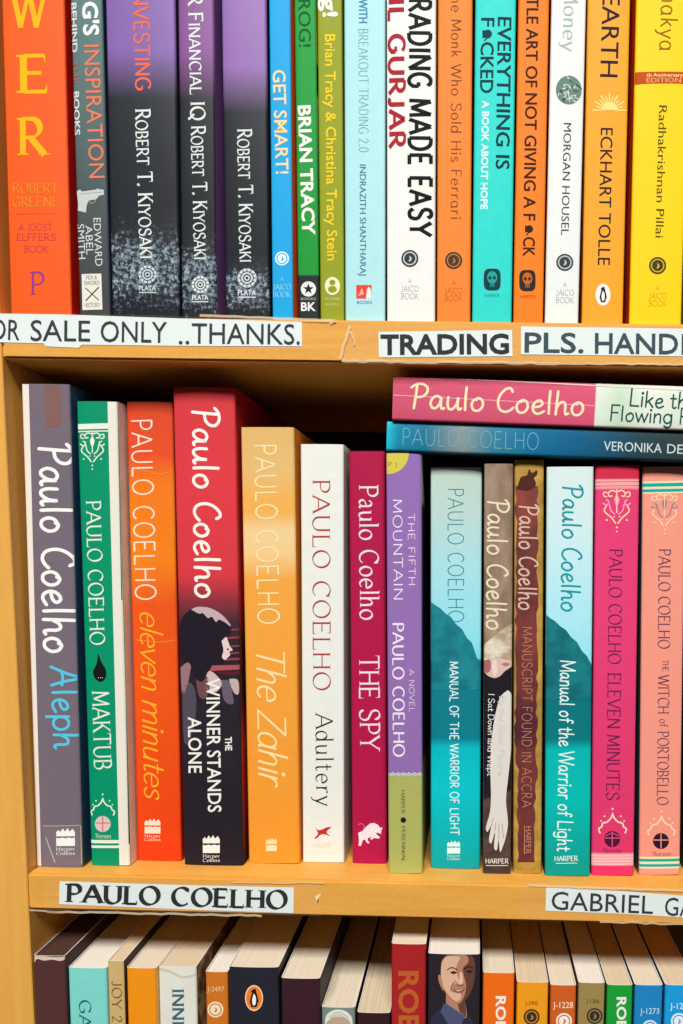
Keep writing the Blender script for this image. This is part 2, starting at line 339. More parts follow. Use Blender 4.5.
def stroke_text(text, style):
    """letters drawn with a pen; cap height 1"""
    st = STYLES[style]; V = []; Fc = []; x = 0.0
    hand = style.startswith('hand'); sc_l = style in ('flare', 'caps')
    def wf(dx, dy):
        L = math.hypot(dx, dy) or 1
        th = math.atan2(dy, dx); c = abs(math.sin(th-math.radians(25 if st['serif'] else 0)))
        return st['b']+(st['a']-st['b'])*c**1.3
    for ch in text:
        if ch == ' ': x += 3.6+st['tr']; continue
        k = 1.0
        if sc_l and ch.islower(): ch = ch.upper(); k = .80
        g = HAND.get(ch) if hand else None
        if g is None: g = SERIF_A if (ch == 'a' and st['serif']) else G.get(ch)
        if g is None: x += 3; continue
        adv, strokes = g
        ends = {}
        for s in strokes:
            for e in (s[0], s[-1]): ends[e] = ends.get(e, 0)+1
        for s in strokes:
            if hand and ch.islower(): s = [(a_, b_*.87) for a_, b_ in s]
            v, f = ribbon(s, wf, st['round'])
            o = len(V); V += [(x+(a+st['slant']*b)*k, b*k) for a, b in v]; Fc += [[i+o for i in q] for q in f]
            if st['serif'] and ch in 'BDEFLPR' and len(s) == 2 and s[0][0] == s[1][0]:
                for e in s:
                    if ends[e] > 1:
                        t = st['b']; hw = st['serif']+st['a']*.45; yb = e[1]-t/2
                        o = len(V); V += [((x+(e[0]+a)*k), (yb+b)*k) for a, b in ((-hw, 0), (st['a']/2, 0), (st['a']/2, t), (-hw, t))]; Fc.append([o, o+1, o+2, o+3])
            if st['serif'] and ch not in ".'-!&":
                for e, nb in ((s[0], s[1]), (s[-1], s[-2])):
                    if ends[e] > 1: continue
                    dx, dy = e[0]-nb[0], e[1]-nb[1]; hw = st['serif']+st['a']*.45; t = st['b']*.55
                    if abs(dy) > abs(dx)*.8 and min(abs(e[1]-q) for q in (0, 10, 6.4, 10.4, -3)) < .05:
                        left = hw; right = hw
                        if e[1] in (6.4, 10.4): right = st['a']*.4
                        yb = e[1]-t if dy > 0 else e[1]; q = [(e[0]-left, yb), (e[0]+right, yb), (e[0]+right, yb+t), (e[0]-left, yb+t)]
                    elif abs(dx) > abs(dy)*3 and len(s) == 2 and ch in 'EFLTZ' and abs(e[1]-5.2) > .1:
                        dn = -1.9 if e[1] > 5 else 1.9; s1 = t if e[0] > nb[0] else -t
                        q = [(e[0]-s1*1.3, e[1]), (e[0], e[1]+dn), (e[0]+s1*.5, e[1]+dn), (e[0]+s1*.5, e[1])]
                    elif ch in 'CGSs' and len(s) > 4 and e[1] > 5:
                        q = [(e[0]-.3, e[1]-.9), (e[0]+.5, e[1]-.9), (e[0]+.5, e[1]+1.2), (e[0]+.1, e[1]+1.2)]
                    else: continue
                    o = len(V); V += [(x+a*k, b*k) for a, b in q]; Fc.append([o, o+1, o+2, o+3])
        x += adv*k+st['tr']
    return [(a/10, b/10) for a, b in V], Fc

_cap = {}
def sans_text(text, bold):
    def mesh(t):
        cu = bpy.data.curves.new('t', 'FONT'); cu.body = t; cu.size = 1; cu.resolution_u = 3; cu.offset = bold; cu.fill_mode = 'FRONT'
        ob = bpy.data.objects.new('t', cu); me = ob.to_mesh()
        V = [(v.co.x, v.co.y) for v in me.vertices]; Fc = [list(p.vertices) for p in me.polygons]
        ob.to_mesh_clear(); bpy.data.objects.remove(ob); bpy.data.curves.remove(cu); return V, Fc
    if bold not in _cap: _cap[bold] = max(v[1] for v in mesh('H')[0])
    V, Fc = mesh(text); c = _cap[bold]
    return [(a/c, b/c) for a, b in V], Fc
def text_mesh(text, font):
    if font == 'sans': return sans_text(text, 0.0)
    if font == 'sansl': return sans_text(text, -0.006)
    if font == 'sansm': return sans_text(text, 0.012)
    if font == 'bold': return sans_text(text, 0.028)
    return stroke_text(text, font)

class Print:
    """ink on a surface: shapes are given where the photograph shows them and carried onto the surface they are printed on"""
    def __init__(self, surf): self.s = surf; self.V = []; self.F = []; self.I = []; self.M = []
    def mi(self, c):
        m = ink(c) if isinstance(c, tuple) else c
        if m not in self.M: self.M.append(m)
        return self.M.index(m)
    def add(self, V, Fc, c, lay=1):
        o = len(self.V); i = self.mi(c)
        self.V += [(a, b, lay) for a, b in V]; self.F += [[k+o for k in f] for f in Fc]; self.I += [i]*len(Fc); return self
    def poly(self, pts, c, lay=1): return self.add(pts, [list(range(len(pts)))], c, lay)
    def rect(self, x0, y0, x1, y1, c, lay=1): return self.poly([(x0, y0), (x1, y0), (x1, y1), (x0, y1)], c, lay)
    def disc(self, cx, cy, rx, ry, c, lay=1, n=28): return self.poly(el(cx, cy, rx, ry, 0, 360-360/n, n-1), c, lay)
    def ring(self, cx, cy, r, w, c, lay=2, ry=None):
        v, f = ribbon(el(cx, cy, r, ry or r, 0, 360, 28), lambda a, b: w); return self.add(v, f, c, lay)
    def line(self, pts, w, c, lay=1, rnd=True):
        v, f = ribbon(pts, lambda a, b: w, rnd); return self.add(v, f, c, lay)
    def text(self, t, font, p0, p1, cap, c, lay=3, dx=0):
        """t from p0 to p1, both in the middle of the capitals' height"""
        V, Fc = text_mesh(t, font)
        x0 = min(v[0] for v in V); x1 = max(v[0] for v in V); L = math.hypot(p1[0]-p0[0], p1[1]-p0[1])
        ux, uy = (p1[0]-p0[0])/L, (p1[1]-p0[1])/L; nx, ny = uy, -ux       # letter tops, image y runs down
        k = L/(x1-x0)
        return self.add([(p0[0]+ux*(a-x0)*k+nx*(b-.5)*cap, p0[1]+uy*(a-x0)*k+ny*(b-.5)*cap) for a, b in V], Fc, c, lay)
    def put(self, name, label=None):
        vs = [self.s.local(a, b, l) for a, b, l in self.V]
        o = link(name, vs, self.F, self.M, self.I, self.s.root)
        self.s.wrap(o)
        if label: o['label'] = label
        return o

# ------------------------------------------------------------------ the room and the bookcase
FLOOR = 0.0
TOPZ = lambda x: EYE + 0.1150 - 0.0075*(x+0.23)       # upper face of the top shelf
MIDZ = lambda x: EYE - 0.1672 - 0.0075*(x+0.23)       # upper face of the middle shelf
THK = 0.0195
LOWZ = EYE - 0.452
XL, XR = -0.2288, 0.52
XLF = lambda z: -0.2291 - 0.0105*max(z-EYE+0.25, 0)         # inner face of the slightly leaning left side
DEPTH = 0.235

def structure(o): o['kind'] = 'structure'; return o
m_wall = card((206, 203, 196), 0.8, 0.03, 30, 0.05)
m_floor = card((52, 46, 42), 0.6, 0.12, 40, 0.05)
structure(link('floor', [(-3, -3.2, 0), (3, -3.2, 0), (3, 0.26, 0), (-3, 0.26, 0), (-3, -3.2, -.05), (3, -3.2, -.05), (3, .26, -.05), (-3, .26, -.05)],
               [[0, 1, 2, 3], [7, 6, 5, 4], [0, 4, 5, 1], [1, 5, 6, 2], [2, 6, 7, 3], [3, 7, 4, 0]], m_floor))
structure(link('wall_back', [(-3, .26, -.05), (3, .26, -.05), (3, .26, 2.6), (-3, .26, 2.6), (-3, .34, -.05), (3, .34, -.05), (3, .34, 2.6), (-3, .34, 2.6)],
               [[0, 1, 2, 3], [7, 6, 5, 4], [0, 4, 5, 1], [1, 5, 6, 2], [2, 6, 7, 3], [3, 7, 4, 0]], m_wall))

m_shelf = wood('birch_shelf', (232, 171, 78), (219, 154, 64), (14, 60, 160))
m_side = wood('birch_side', (233, 174, 84), (225, 163, 74), (160, 60, 12))
m_back = wood('birch_back', (58, 36, 26), (44, 27, 20), (120, 60, 10))
m_paper = card((226, 236, 234), 0.5, 0.02, 120, 0.02)

case = bpy.data.objects.new('bookcase', None); sc.collection.objects.link(case)
case['label'] = 'honey birch bookcase with paper name strips taped to its shelf edges'; case['category'] = 'bookcase'
CX = 0.15
case.location = (CX, 0.12, 0)
def case_part(o):
    o.parent = case; o.matrix_parent_inverse = Matrix.Translation((-CX, -0.12, 0)); return o
def leaning_panel():
    zs = [0.0, EYE-0.25, EYE+0.42]; V = []; r = 0.0005
    for z in zs:
        x1 = XLF(z); x0 = x1-0.030
        V += [(x0+r, 0, z), (x1-r, 0, z), (x1, r, z), (x1, DEPTH-r, z), (x1-r, DEPTH, z), (x0+r, DEPTH, z), (x0, DEPTH-r, z), (x0, r, z)]
    Fc = [list(range(8))[::-1], list(range(16, 24))]
    for k in (0, 8): Fc += [[k+i, k+(i+1) % 8, k+8+(i+1) % 8, k+8+i] for i in range(8)]
    return link('side_panel', V, Fc, m_side)
case_part(leaning_panel())
case_part(bevel_box('side_panel', XR, XR+0.028, 0.0, DEPTH, 0.0, EYE+0.42, m_side))
case_part(bevel_box('back_panel', XL, XR-0.0002, DEPTH-0.008, DEPTH, 0.10, EYE+0.42, m_back, r=0.0005))
case_part(bevel_box('top_board', XL-0.036, XR+0.028, -0.002, DEPTH, EYE+0.4202, EYE+0.445, m_side))
case_part(bevel_box('plinth', XL, XR-0.0002, 0.02, 0.04, 0.001, LOWZ-THK-0.0002, m_side))
sh_low = case_part(bevel_box('shelf', XL, XR-0.0003, 0.0, DEPTH-0.0085, LOWZ-THK, LOWZ, m_shelf))
dz = -0.0075*(XR-XL)
sh_mid = case_part(bevel_box('shelf', XL, XR-0.0003, 0.0, DEPTH-0.0085, MIDZ(XL)-THK, MIDZ(XL), m_shelf, dzr=dz))
sh_top = case_part(bevel_box('shelf', XL, XR-0.0003, 0.0, DEPTH-0.0085, TOPZ(XL)-THK-0.001, TOPZ(XL), m_shelf, dzr=dz))

for o_ in (sh_low, sh_mid, sh_top):                    # housed into the leaning side
    for v in o_.data.vertices:
        if v.co.x < XL+0.05: v.co.x += XLF(v.co.z)+0.0001-XL

class Edge:
    """the front edge of a shelf as a printing surface"""
    def __init__(self, root, off=0.0): self.root = root; self.off = off
    def wrap(self, o): pass
    def local(self, px, py, lay):
        p = at_depth(px, py, 0.0); return (p[0], -0.0001-self.off-0.00012*lay, p[2])
def strip(shelf, corners, texts, col, label, font):
    """a paper strip taped to the shelf edge, with its lettering"""
    e = Edge(shelf); P = Print(e)
    P.poly(corners, m_paper, 1)
    for t, p0, p1, cap in texts: P.text(t, font, p0, p1, cap, col, 3)
    o = P.put('shelf_label', label)
    return o
K = (38, 44, 52)
strip(sh_top, [(-14, 313.5), (60, 314.5), (180, 318.5), (302, 322), (302, 346.5), (180, 346), (82, 344.8), (79, 348), (46, 346.5), (44, 343.5), (-14, 342)],
      [('OR', (-9.5, 329.3), (20, 330.2), 20), ('SALE', (31, 330.6), (90.5, 331.2), 20.5), ('ONLY', (101, 331.6), (167, 332.6), 20.5),
       ('..', (179, 334.2), (189.5, 334.2), 20), ('THANKS.', (192, 333.5), (300, 334.6), 20)], K, 'white paper strip with plain thin capitals at the left of the top shelf edge', 'sans')
strip(sh_top, [(378.5, 332), (512, 330), (512.5, 356.3), (379, 357.5)], [('TRADING', (380.5, 344.5), (509, 343.5), 19.5)], (22, 30, 40),
      'short white paper strip with bold capitals in the middle of the top shelf edge', 'bold')
strip(sh_top, [(521, 326.5), (700, 329), (790, 330.5), (790, 358.5), (700, 356.7), (521, 354.5)],
      [('PLS.', (524.5, 342.3), (583.5, 343), 19.5), ('HAND', (594.8, 343.2), (678, 344), 20), ('LE', (681.5, 344.2), (708, 344.5), 20)], (44, 70, 82),
      'white paper strip with slate capitals at the right of the top shelf edge', 'sansm')
strip(sh_mid, [(59.8, 881), (178, 884.8), (294, 887.3), (293.5, 913), (178, 909), (59.3, 904)], [('PAULO COELHO', (65.5, 892.6), (288, 899.5), 17.5)], (14, 18, 26),
      'white paper strip with bold serif capitals under the left half of the middle shelf books', 'times')
strip(sh_mid, [(546, 887), (620, 890.8), (683, 895.6), (760, 899), (760, 921), (683, 917.2), (620, 913.5), (545.5, 910.6)],
      [('GABRIEL', (551.5, 900), (653, 904.6), 17.8), ('GARCIA', (664.8, 906), (742, 909.5), 17.8)], (30, 40, 48),
      'white paper strip with plain capitals at the right of the middle shelf edge', 'sans')
# clear tape over the strips: a clear film with whitish cut edges
m_tape, nt_, b_ = new_mat('clear_tape', 0.3, 0.08)
b_.inputs['Base Color'].default_value = (0.9, 0.86, 0.78, 1); b_.inputs['Alpha'].default_value = 0.03
m_edge_glint, nt_, b_ = new_mat('tape_edge_glint', 0.4, 0.5)
b_.inputs['Base Color'].default_value = (*lin((236, 216, 176)), 1); b_.inputs['Alpha'].default_value = 0.62
rnd = random.Random(5)
def tape(shelf, quad, edges):
    P = Print(Edge(shelf, 0.0005)); P.poly(quad, m_tape, 1)
    for a, b, w in edges:
        n = max(3, int(math.hypot(b[0]-a[0], b[1]-a[1])/7))
        pts = [(a[0]+(b[0]-a[0])*i/n+rnd.uniform(-.5, .5), a[1]+(b[1]-a[1])*i/n+rnd.uniform(-.6, .6)) for i in range(n+1)]
        v, f = ribbon(pts, lambda x, y: w); P.add(v, f, m_edge_glint, 2)
    P.put('clear_tape')
tape(sh_top, [(352, 326), (700, 324), (760, 325), (760, 365.5), (520, 363.5), (342, 361), (345, 340)],
     [((350, 326), (340, 360), 2.6), ((342, 361.4), (560, 363.8), 2.6), ((560, 363.8), (760, 365.4), 1.8), ((355, 345), (351, 332), 1.4)])
tape(sh_top, [(-14, 313), (150, 315.5), (330, 320.5), (328, 323), (306, 323), (306, 349.5), (-14, 345)],
     [((200, 315.5), (336, 320.8), 2.4), ((336, 320.8), (330, 324), 2.0)])
tape(sh_mid, [(48, 876), (320, 884), (322, 915.5), (45, 909)], [((48, 911), (262, 915), 2.2), ((30.5, 909.6), (60, 911.2), 1.6), ((232, 882), (325, 882.4), 1.2)])
tape(sh_mid, [(520, 882), (700, 888.5), (700, 923), (520, 917)], [((528, 884.6), (690, 890.5), 2.2), ((600, 920.6), (690, 924.0), 2.0)])
chip = Print(Edge(sh_mid)); chip.poly([(315, 896), (322, 892.5), (319, 897.5), (317, 902)], (250, 214, 150)); chip.poly([(317, 900), (319, 898), (318, 904)], (150, 96, 40), 2)
chip.put('chipped_spot')

# ------------------------------------------------------------------ books
PAGE = [page_paper((238, 226, 204), (206, 188, 160)), page_paper((232, 214, 184), (196, 170, 134)), page_paper((244, 238, 226), (216, 206, 190)), page_paper((92, 62, 52), (54, 32, 28))]
m_core = card((236, 230, 218), 0.7, 0.04, 300, 0.05)
BOOKS = []
class Book:
    def __init__(self, label, group, theta, base, w, h, d, Y0):
        self.label, self.group, self.theta, self.base, self.w, self.h, self.d, self.Y0 = label, group, theta, np.array(base), w, h, d, Y0
        self.bulge = min(0.0005, w*0.018); self.root = None
    def uv(self, px, py):
        p = at_depth(px, py, self.Y0); dx, dz = p[0]-self.base[0], p[2]-self.base[2]
        c, s = math.cos(self.theta), math.sin(self.theta)
        return dx*c-dz*s, dx*s+dz*c
    def sy(self, u):
        t = min(1.0, abs(u)/(self.w/2)); return self.bulge*(t*t)
    def local(self, px, py, lay):
        u, v = self.uv(px, py); lim = self.w/2-0.0002
        u = min(max(u, -lim), lim); v = min(max(v, 0.0002), self.h-0.0002)
        return (u, -0.00003-0.00002*lay, v)
    def wrap(self, o):
        """bend flat ink round the spine"""
        hw, r = self.w/2, self.rr; bm = bmesh.new(); bm.from_mesh(o.data)
        cuts = [k*hw for k in (0, .3, .55, .78)]+[hw-r*k for k in (1.0, .65, .38, .18)]
        for c in cuts:
            for q in ((c, -c) if c else (c,)):
                bmesh.ops.bisect_plane(bm, geom=bm.verts[:]+bm.edges[:]+bm.faces[:], plane_co=(q, 0, 0), plane_no=(1, 0, 0))
        for v in bm.verts:
            u = v.co.x; e = hw-abs(u)
            v.co.y += self.sy(u)+(r-math.sqrt(max(0, r*r-(r-e)**2)) if e < r else 0)
        bm.to_mesh(o.data); bm.free(); o.data.update()
    def z_at(self, px, py): return self.uv(px, py)[1]
    @property
    def rr(self): return min(0.0014, self.w*0.09)
    def build(self, spine, back, front, page=0, name='paperback_book'):
        r = bpy.data.objects.new(name, None); sc.collection.objects.link(r); self.root = r
        r.location = self.base; r.rotation_euler = (0, self.theta, 0)
        r['label'] = self.label; r['category'] = 'book'; r['group'] = self.group
        w, h, d, rr = self.w, self.h, self.d, self.rr; t = 0.00045
        def prof(k):                                   # half-open wrap seen from above; k = inset
            hw = w/2-k; rk = max(rr-k, 0.0002); pts = [(-hw, d)]
            pts.append((-hw, 0.012))
            pts += [(-hw+rk-rk*math.cos(a), self.sy(hw)+k+rk-rk*math.sin(a)) for a in np.linspace(0, math.pi/2, 6)]
            n = 8
            pts += [(u, self.sy(u)+k) for u in np.linspace(-hw+rk, hw-rk, n)[1:-1]]
            pts += [(hw-rk+rk*math.sin(a), self.sy(hw)+k+rk-rk*math.cos(a)) for a in np.linspace(0, math.pi/2, 6)]
            pts += [(hw, 0.012), (hw, d)]; return pts
        O, I = prof(0), prof(t); n = len(O); V = []; Fc = []; ix = []
        for pts in (O, I):
            V += [(x, y, 0) for x, y in pts]; V += [(x, y, h) for x, y in pts]
        for i in range(n-1):
            mi = 1 if i < 3 else (2 if i > n-5 else 0)
            Fc.append([i, i+1, n+i+1, n+i]); ix.append(mi)
            Fc.append([2*n+i+1, 2*n+i, 3*n+i, 3*n+i+1]); ix.append(3)
            Fc.append([5*n+i, 5*n+i+1, 7*n+i+1, 7*n+i]); ix.append(3)
            Fc.append([4*n+i+1, 4*n+i, 6*n+i, 6*n+i+1]); ix.append(3)
        V = V+V                                        # rims keep their own corners so the faces shade crisply
        for i in (0, n-1):
            q = [4*n+i, 5*n+i, 7*n+i, 6*n+i]; Fc.append(q if i else q[::-1]); ix.append(3)
        cv = link('cover', V, Fc, [spine, back, front, m_core], ix, r, smooth=False)
        for k, p in enumerate(cv.data.polygons): p.use_smooth = (k % 4 in (0, 1))
        # the block of pages, its fore edge a little hollow, its corners crisp
        hw = w/2-t-0.00012; y0 = t+self.bulge+rr*0.6; n = 9; pv = []; pf = []
        us = np.linspace(-hw, hw, n)
        for z in (0.0006, h-0.0006):
            pv += [(u, y0+(0.0006 if abs(u) > hw*0.95 else 0), z) for u in us] + [(u, d-0.0015+0.0006*(abs(u)/hw)**2, z) for u in us[::-1]]
        m = 2*n
        pf = [list(range(m))[::-1], list(range(m, 2*m))] + [[i, (i+1) % m, m+(i+1) % m, m+i] for i in range(m)]
        link('page_block', pv, pf, PAGE[page], None, r)
        return self
    def P(self): return Print(self)

def fit_vertical(TL, TR, BL, BR, Y0=None, zfun=None, height=None):
    """lean, base, width and height of a standing book from the four corners of its spine"""
    if Y0 is None:                                     # the foot stands on the shelf: find how far back it stands
        ys = []
        for p in (BL, BR):
            d = ray(*p); x = CAM[0]
            for _ in range(4):
                t = (zfun(x)-CAM[2])/d[2]; x = CAM[0]+d[0]*t
            ys.append(CAM[1]+d[1]*t)
        Y0 = sum(ys)/2
    a, b, c, e = (at_depth(*p, Y0) for p in (TL, TR, BL, BR))
    lx, rx = c[0], e[0]; zt = (a[2]+b[2])/2; zb = zfun((lx+rx)/2)
    hh = zt-zb; dzz = zt-(c[2]+e[2])/2
    lean = ((a[0]-c[0])+(b[0]-e[0]))/2/dzz
    w = ((b[0]-a[0])+(e[0]-c[0]))/2
    # position the centre line through the middle of the measured edges
    xm = (a[0]+b[0]+c[0]+e[0])/4; zm = (a[2]+b[2]+c[2]+e[2])/4
    cx = xm-lean*(zm-zb)
    return lean, cx, zb, w, (height or hh), Y0

SHELVES = {'top': [], 'mid': [], 'low': []}
def stand(shelf, label, TL, TR, BL, BR, Y0=None, height=None, d=0.13, zfun=None):
    lean, cx, zb, w, h, Y0 = fit_vertical(TL, TR, BL, BR, Y0, zfun, height)
    grp = {'top': 'books standing on the top shelf', 'mid': 'books standing on the middle shelf', 'low': 'books standing on the bottom shelf'}[shelf]
    b = Book(label, grp, math.atan(lean), (cx, Y0, zb), w, h, d, Y0); SHELVES[shelf].append(b); return b
def settle(shelf, zfun, gap=0.00035):
    """keep neighbours from sharing space, then stand each on the shelf"""
    L = SHELVES[shelf]
    for _ in range(6):
        for a, b in zip(L, L[1:]):
            worst = 9
            for z in (0.0, min(a.h, b.h)):
                ra = a.base[0]+math.tan(a.theta)*z+a.w/2/math.cos(a.theta); lb = b.base[0]+math.tan(b.theta)*z-b.w/2/math.cos(b.theta)
                worst = min(worst, lb-ra)
            if worst < gap:
                q = (gap-worst)/2; a.w -= q; a.base[0] -= q/2; b.w -= q; b.base[0] += q/2
    for a in L[:1]:
        for z in (0, a.h):
            o = XLF(a.base[2]+z)+0.0002-(a.base[0]+math.tan(a.theta)*z-a.w/2)
            if o > 0: a.w -= o; a.base[0] += o/2
    for b in L:
        b.base[2] = max(zfun(b.base[0]-b.w/2), zfun(b.base[0]+b.w/2))+abs(math.sin(b.theta))*b.w/2+0.00015
def ramp(b, stops, horizontal=False, **kw):
    c = b.cxpx
    return banded([((b.z_at(s, c) if horizontal else b.z_at(c, s)), col) for s, col in stops], 0.0, b.h, **kw)

# ---- emblems
def flame(P, cx, cy, w, h, c, bg, words=None):
    x0, x1 = cx-w/2, cx+w/2; t, m, bt = cy-h/2, cy, cy+h/2
    P.poly([(x0, m-h*.04), (x0, t+h*.22), (x0+w*.14, t+h*.1), (x0+w*.2, t+h*.24), (x0+w*.36, t+h*.02), (x0+w*.46, t+h*.2), (x0+w*.62, t), (x0+w*.7, t+h*.2), (x0+w*.88, t+h*.06), (x1, t+h*.24), (x1, m-h*.04)], c)
    P.poly([(x0, bt), (x0, m+h*.04)]+[(x0+w*k/6, m+h*(.07 if k % 2 else .03)) for k in range(1, 6)]+[(x1, m+h*.04), (x1, bt)], c)
    if words:
        P.text('Harper', 'serif', (x0, bt+h*.16), (x1, bt+h*.16), h*.18, c); P.text('Collins', 'serif', (x0, bt+h*.4), (x1, bt+h*.4), h*.18, c)
def roundel(P, cx, cy, r, c, bg, words=None, wc=None):
    P.disc(cx, cy, r, r, c); P.ring(cx, cy, r*.72, r*.14, bg, 2); P.disc(cx, cy, r*.42, r*.42, c, 2); P.poly(sm([(cx-r*.1, cy-r*.34), (cx+r*.22, cy-r*.06), (cx+r*.12, cy+r*.26), (cx-r*.14, cy+r*.34), (cx+r*.02, cy)], 3), bg, 3)
    if words:
        y = cy+r+13.5
        P.text('A', 'serif', (cx-2, y), (cx+2, y), 4, wc or c); P.text('JAICO', 'serif', (cx-9, y+8), (cx+9, y+8), 5.6, wc or c); P.text('BOOK', 'serif', (cx-9, y+15.5), (cx+9, y+15.5), 5.6, wc or c)
def wheel(P, cx, cy, r, c, bg):
    P.disc(cx, cy, r, r, c); P.ring(cx, cy, r*.66, r*.1, bg, 2); P.ring(cx, cy, r*.36, r*.12, bg, 2)
    for k in range(12):
        a = k*math.pi/6; P.line([(cx+r*.7*math.cos(a), cy+r*.7*math.sin(a)), (cx+r*.94*math.cos(a), cy+r*.94*math.sin(a))], r*.08, bg, 2)
    P.disc(cx, cy, r*.14, r*.14, bg, 3)
    P.text('PLATA', 'bold', (cx-r*.95, cy+r*1.5), (cx+r*.95, cy+r*1.5), r*.55, c); P.line([(cx-r*.9, cy+r*2.0), (cx+r*.9, cy+r*2.0)], r*.12, c)
def penguin(P, cx, cy, rx, ry, oval, rim, body, belly):
    P.disc(cx, cy, rx, ry, rim, 1); P.disc(cx, cy, rx*.88, ry*.9, oval, 2)
    f = lambda pts: [(cx+a*rx, cy+b*ry) for a, b in pts]
    P.poly(f(sm([(-.08, -.68), (.18, -.7), (.26, -.46), (.4, -.15), (.52, .3), (.4, .34), (.34, .62), (.1, .7), (-.26, .68), (-.36, .5), (-.46, .3), (-.36, -.1), (-.22, -.42), (-.34, -.52), (-.08, -.68)], 3)[:-1]), body, 3)
    P.poly(f(sm([(-.02, -.36), (.2, -.1), (.22, .3), (.08, .56), (-.14, .5), (-.2, .1), (-.02, -.36)], 3)[:-1]), belly, 4)
def globe(P, cx, cy, r, c, bg):
    P.disc(cx, cy, r, r, c); P.line([(cx, cy-r*.3), (cx, cy+r*.85)], r*.16, bg, 2)
    P.line([(cx-r*.9, cy-r*.05), (cx+r*.9, cy-r*.05)], r*.14, bg, 2)
    for s in (-1, 1): P.line(sm([(cx, cy+r*.5), (cx+s*r*.3, cy+r*.2), (cx+s*r*.4, cy-r*.1)], 4), r*.1, bg, 2)
def mask_face(P, cx, cy, w, h, c, bg):
    P.poly([(cx+w/2*math.copysign(abs(math.cos(a))**.55, math.cos(a)), cy+h/2*math.copysign(abs(math.sin(a))**.55, math.sin(a))) for a in np.linspace(0, 2*math.pi, 28, endpoint=False)], c)
    P.disc(cx, cy-h*.1, w*.3, h*.28, bg, 2)
    for s in (-1, 1): P.disc(cx+s*w*.13, cy-h*.08, w*.09, h*.08, c, 3)
    for k in (-1, 0, 1): P.line([(cx+k*w*.1, cy+h*.12), (cx+k*w*.1, cy+h*.32)], w*.05, bg, 3)
def scroll(P, cx, y0, k, c, c2=None, down=True):
    """a damask finial, mirrored about its stem"""
    c2 = c2 or c; s = 1 if down else -1
    f = lambda pts, m: [(cx+m*a*k, y0+s*b*k) for a, b in pts]
    if down:
        P.poly(f([(0, 4), (2.6, 9), (1.8, 13), (0, 17), (-1.8, 13), (-2.6, 9)], 1), c2); P.line(f([(0, 0), (0, 22)], 1), 1.1*k, c)
        for m in (-1, 1):
            P.line(f(sm([(1, 2), (5, 1), (8, 3.5), (7, 6.5), (4.6, 6)], 4), m), 1.3*k, c)
            P.line(f(sm([(8, 3.5), (12, 2.5), (12.5, 6), (9.5, 7)], 4), m), 1.2*k, c)
            P.line(f(sm([(13, 13), (9.5, 15), (7.5, 11.5), (10, 10)], 4), m), 1.3*k, c2)
            P.line(f(sm([(9.5, 15), (12, 20), (8.5, 24), (5, 27), (1.2, 32)], 4), m), 1.3*k, c)
            P.line(f(sm([(7, 14), (5.6, 20), (2, 23.5)], 4), m), 1.2*k, c2)
            P.disc(cx+m*9.5*k, y0+29*k, .9*k, .9*k, c); P.disc(cx+m*2.6*k, y0+26*k, .7*k, .7*k, c)
        P.disc(cx, y0+36*k, .9*k, .9*k, c); P.disc(cx, y0+40*k, .8*k, .8*k, c)
    else:
        P.disc(cx, y0-21*k, .9*k, .9*k, c); 
        for m in (-1, 1):
            P.line(f(sm([(0, 17), (1.5, 13), (5, 9.5), (8.5, 8.5), (9.5, 5.5), (12, 3.5), (11, 0)], 4), m), 1.4*k, c)
            P.disc(cx+m*7*k, y0-14.5*k, .8*k, .8*k, c); P.disc(cx+m*10*k, y0-10.5*k, .7*k, .7*k, c)

TODO = []
def book(shelf, label, TL, TR, BL, BR, **kw):
    def deco(f):
        b = stand(shelf, label, TL, TR, BL, BR, zfun={'top': TOPZ, 'mid': MIDZ, 'low': lambda x: LOWZ}[shelf], **kw)
        b.cxpx = (TL[0]+TR[0]+BL[0]+BR[0])/4
        TODO.append((b, f)); return f
    return deco

WHITE = (240, 238, 230); CREAM = (246, 226, 188)

# ================================================================== middle shelf, left to right
@book('mid', 'tall purplish grey book with large white handwriting against the left bookcase side', (18.4, 384), (69.5, 385), (35, 865), (81.4, 865.3), d=.15, Y0=.0085)
def _(b):
    s = card((116, 104, 116)); b.build(s, card((228, 222, 210)), card((36, 74, 108)))
    P = b.P(); P.poly([(17, 383), (28.6, 384), (41, 866), (34, 866)], (232, 226, 214)); P.put('spine_stripe', 'white stripe along the left edge of the spine')
    b.P().text('Paulo Coelho', 'handb', (55, 443), (60.5, 653), 32, (246, 244, 240)).put('author_name')
    b.P().text('Aleph', 'hand', (65, 665), (68, 749), 27, (84, 200, 232)).put('title', 'cyan handwritten title')
    P = b.P(); flame(P, 65.5, 837, 18.5, 18, (246, 246, 242), (116, 104, 116), True); P.put('publisher_emblem')
    P = b.P(); P.poly([(43, 826), (79, 825.5), (80.5, 864), (43.5, 864)], m_tape, 5)
    P.line([(43, 826), (79, 825.5)], .7, m_edge_glint, 6); P.line([(80, 826), (81, 864)], .7, m_edge_glint, 6); P.line([(46, 838), (55, 862)], 1.2, m_edge_glint, 6); P.put('clear_tape')  # the slanting line paints a pale reflection onto the tape
    P = b.P(); P.poly([(44, 385), (60, 385), (61, 427), (46, 427)], (132, 96, 92)); P.put('tape_stain', 'brownish old tape stain at the top')

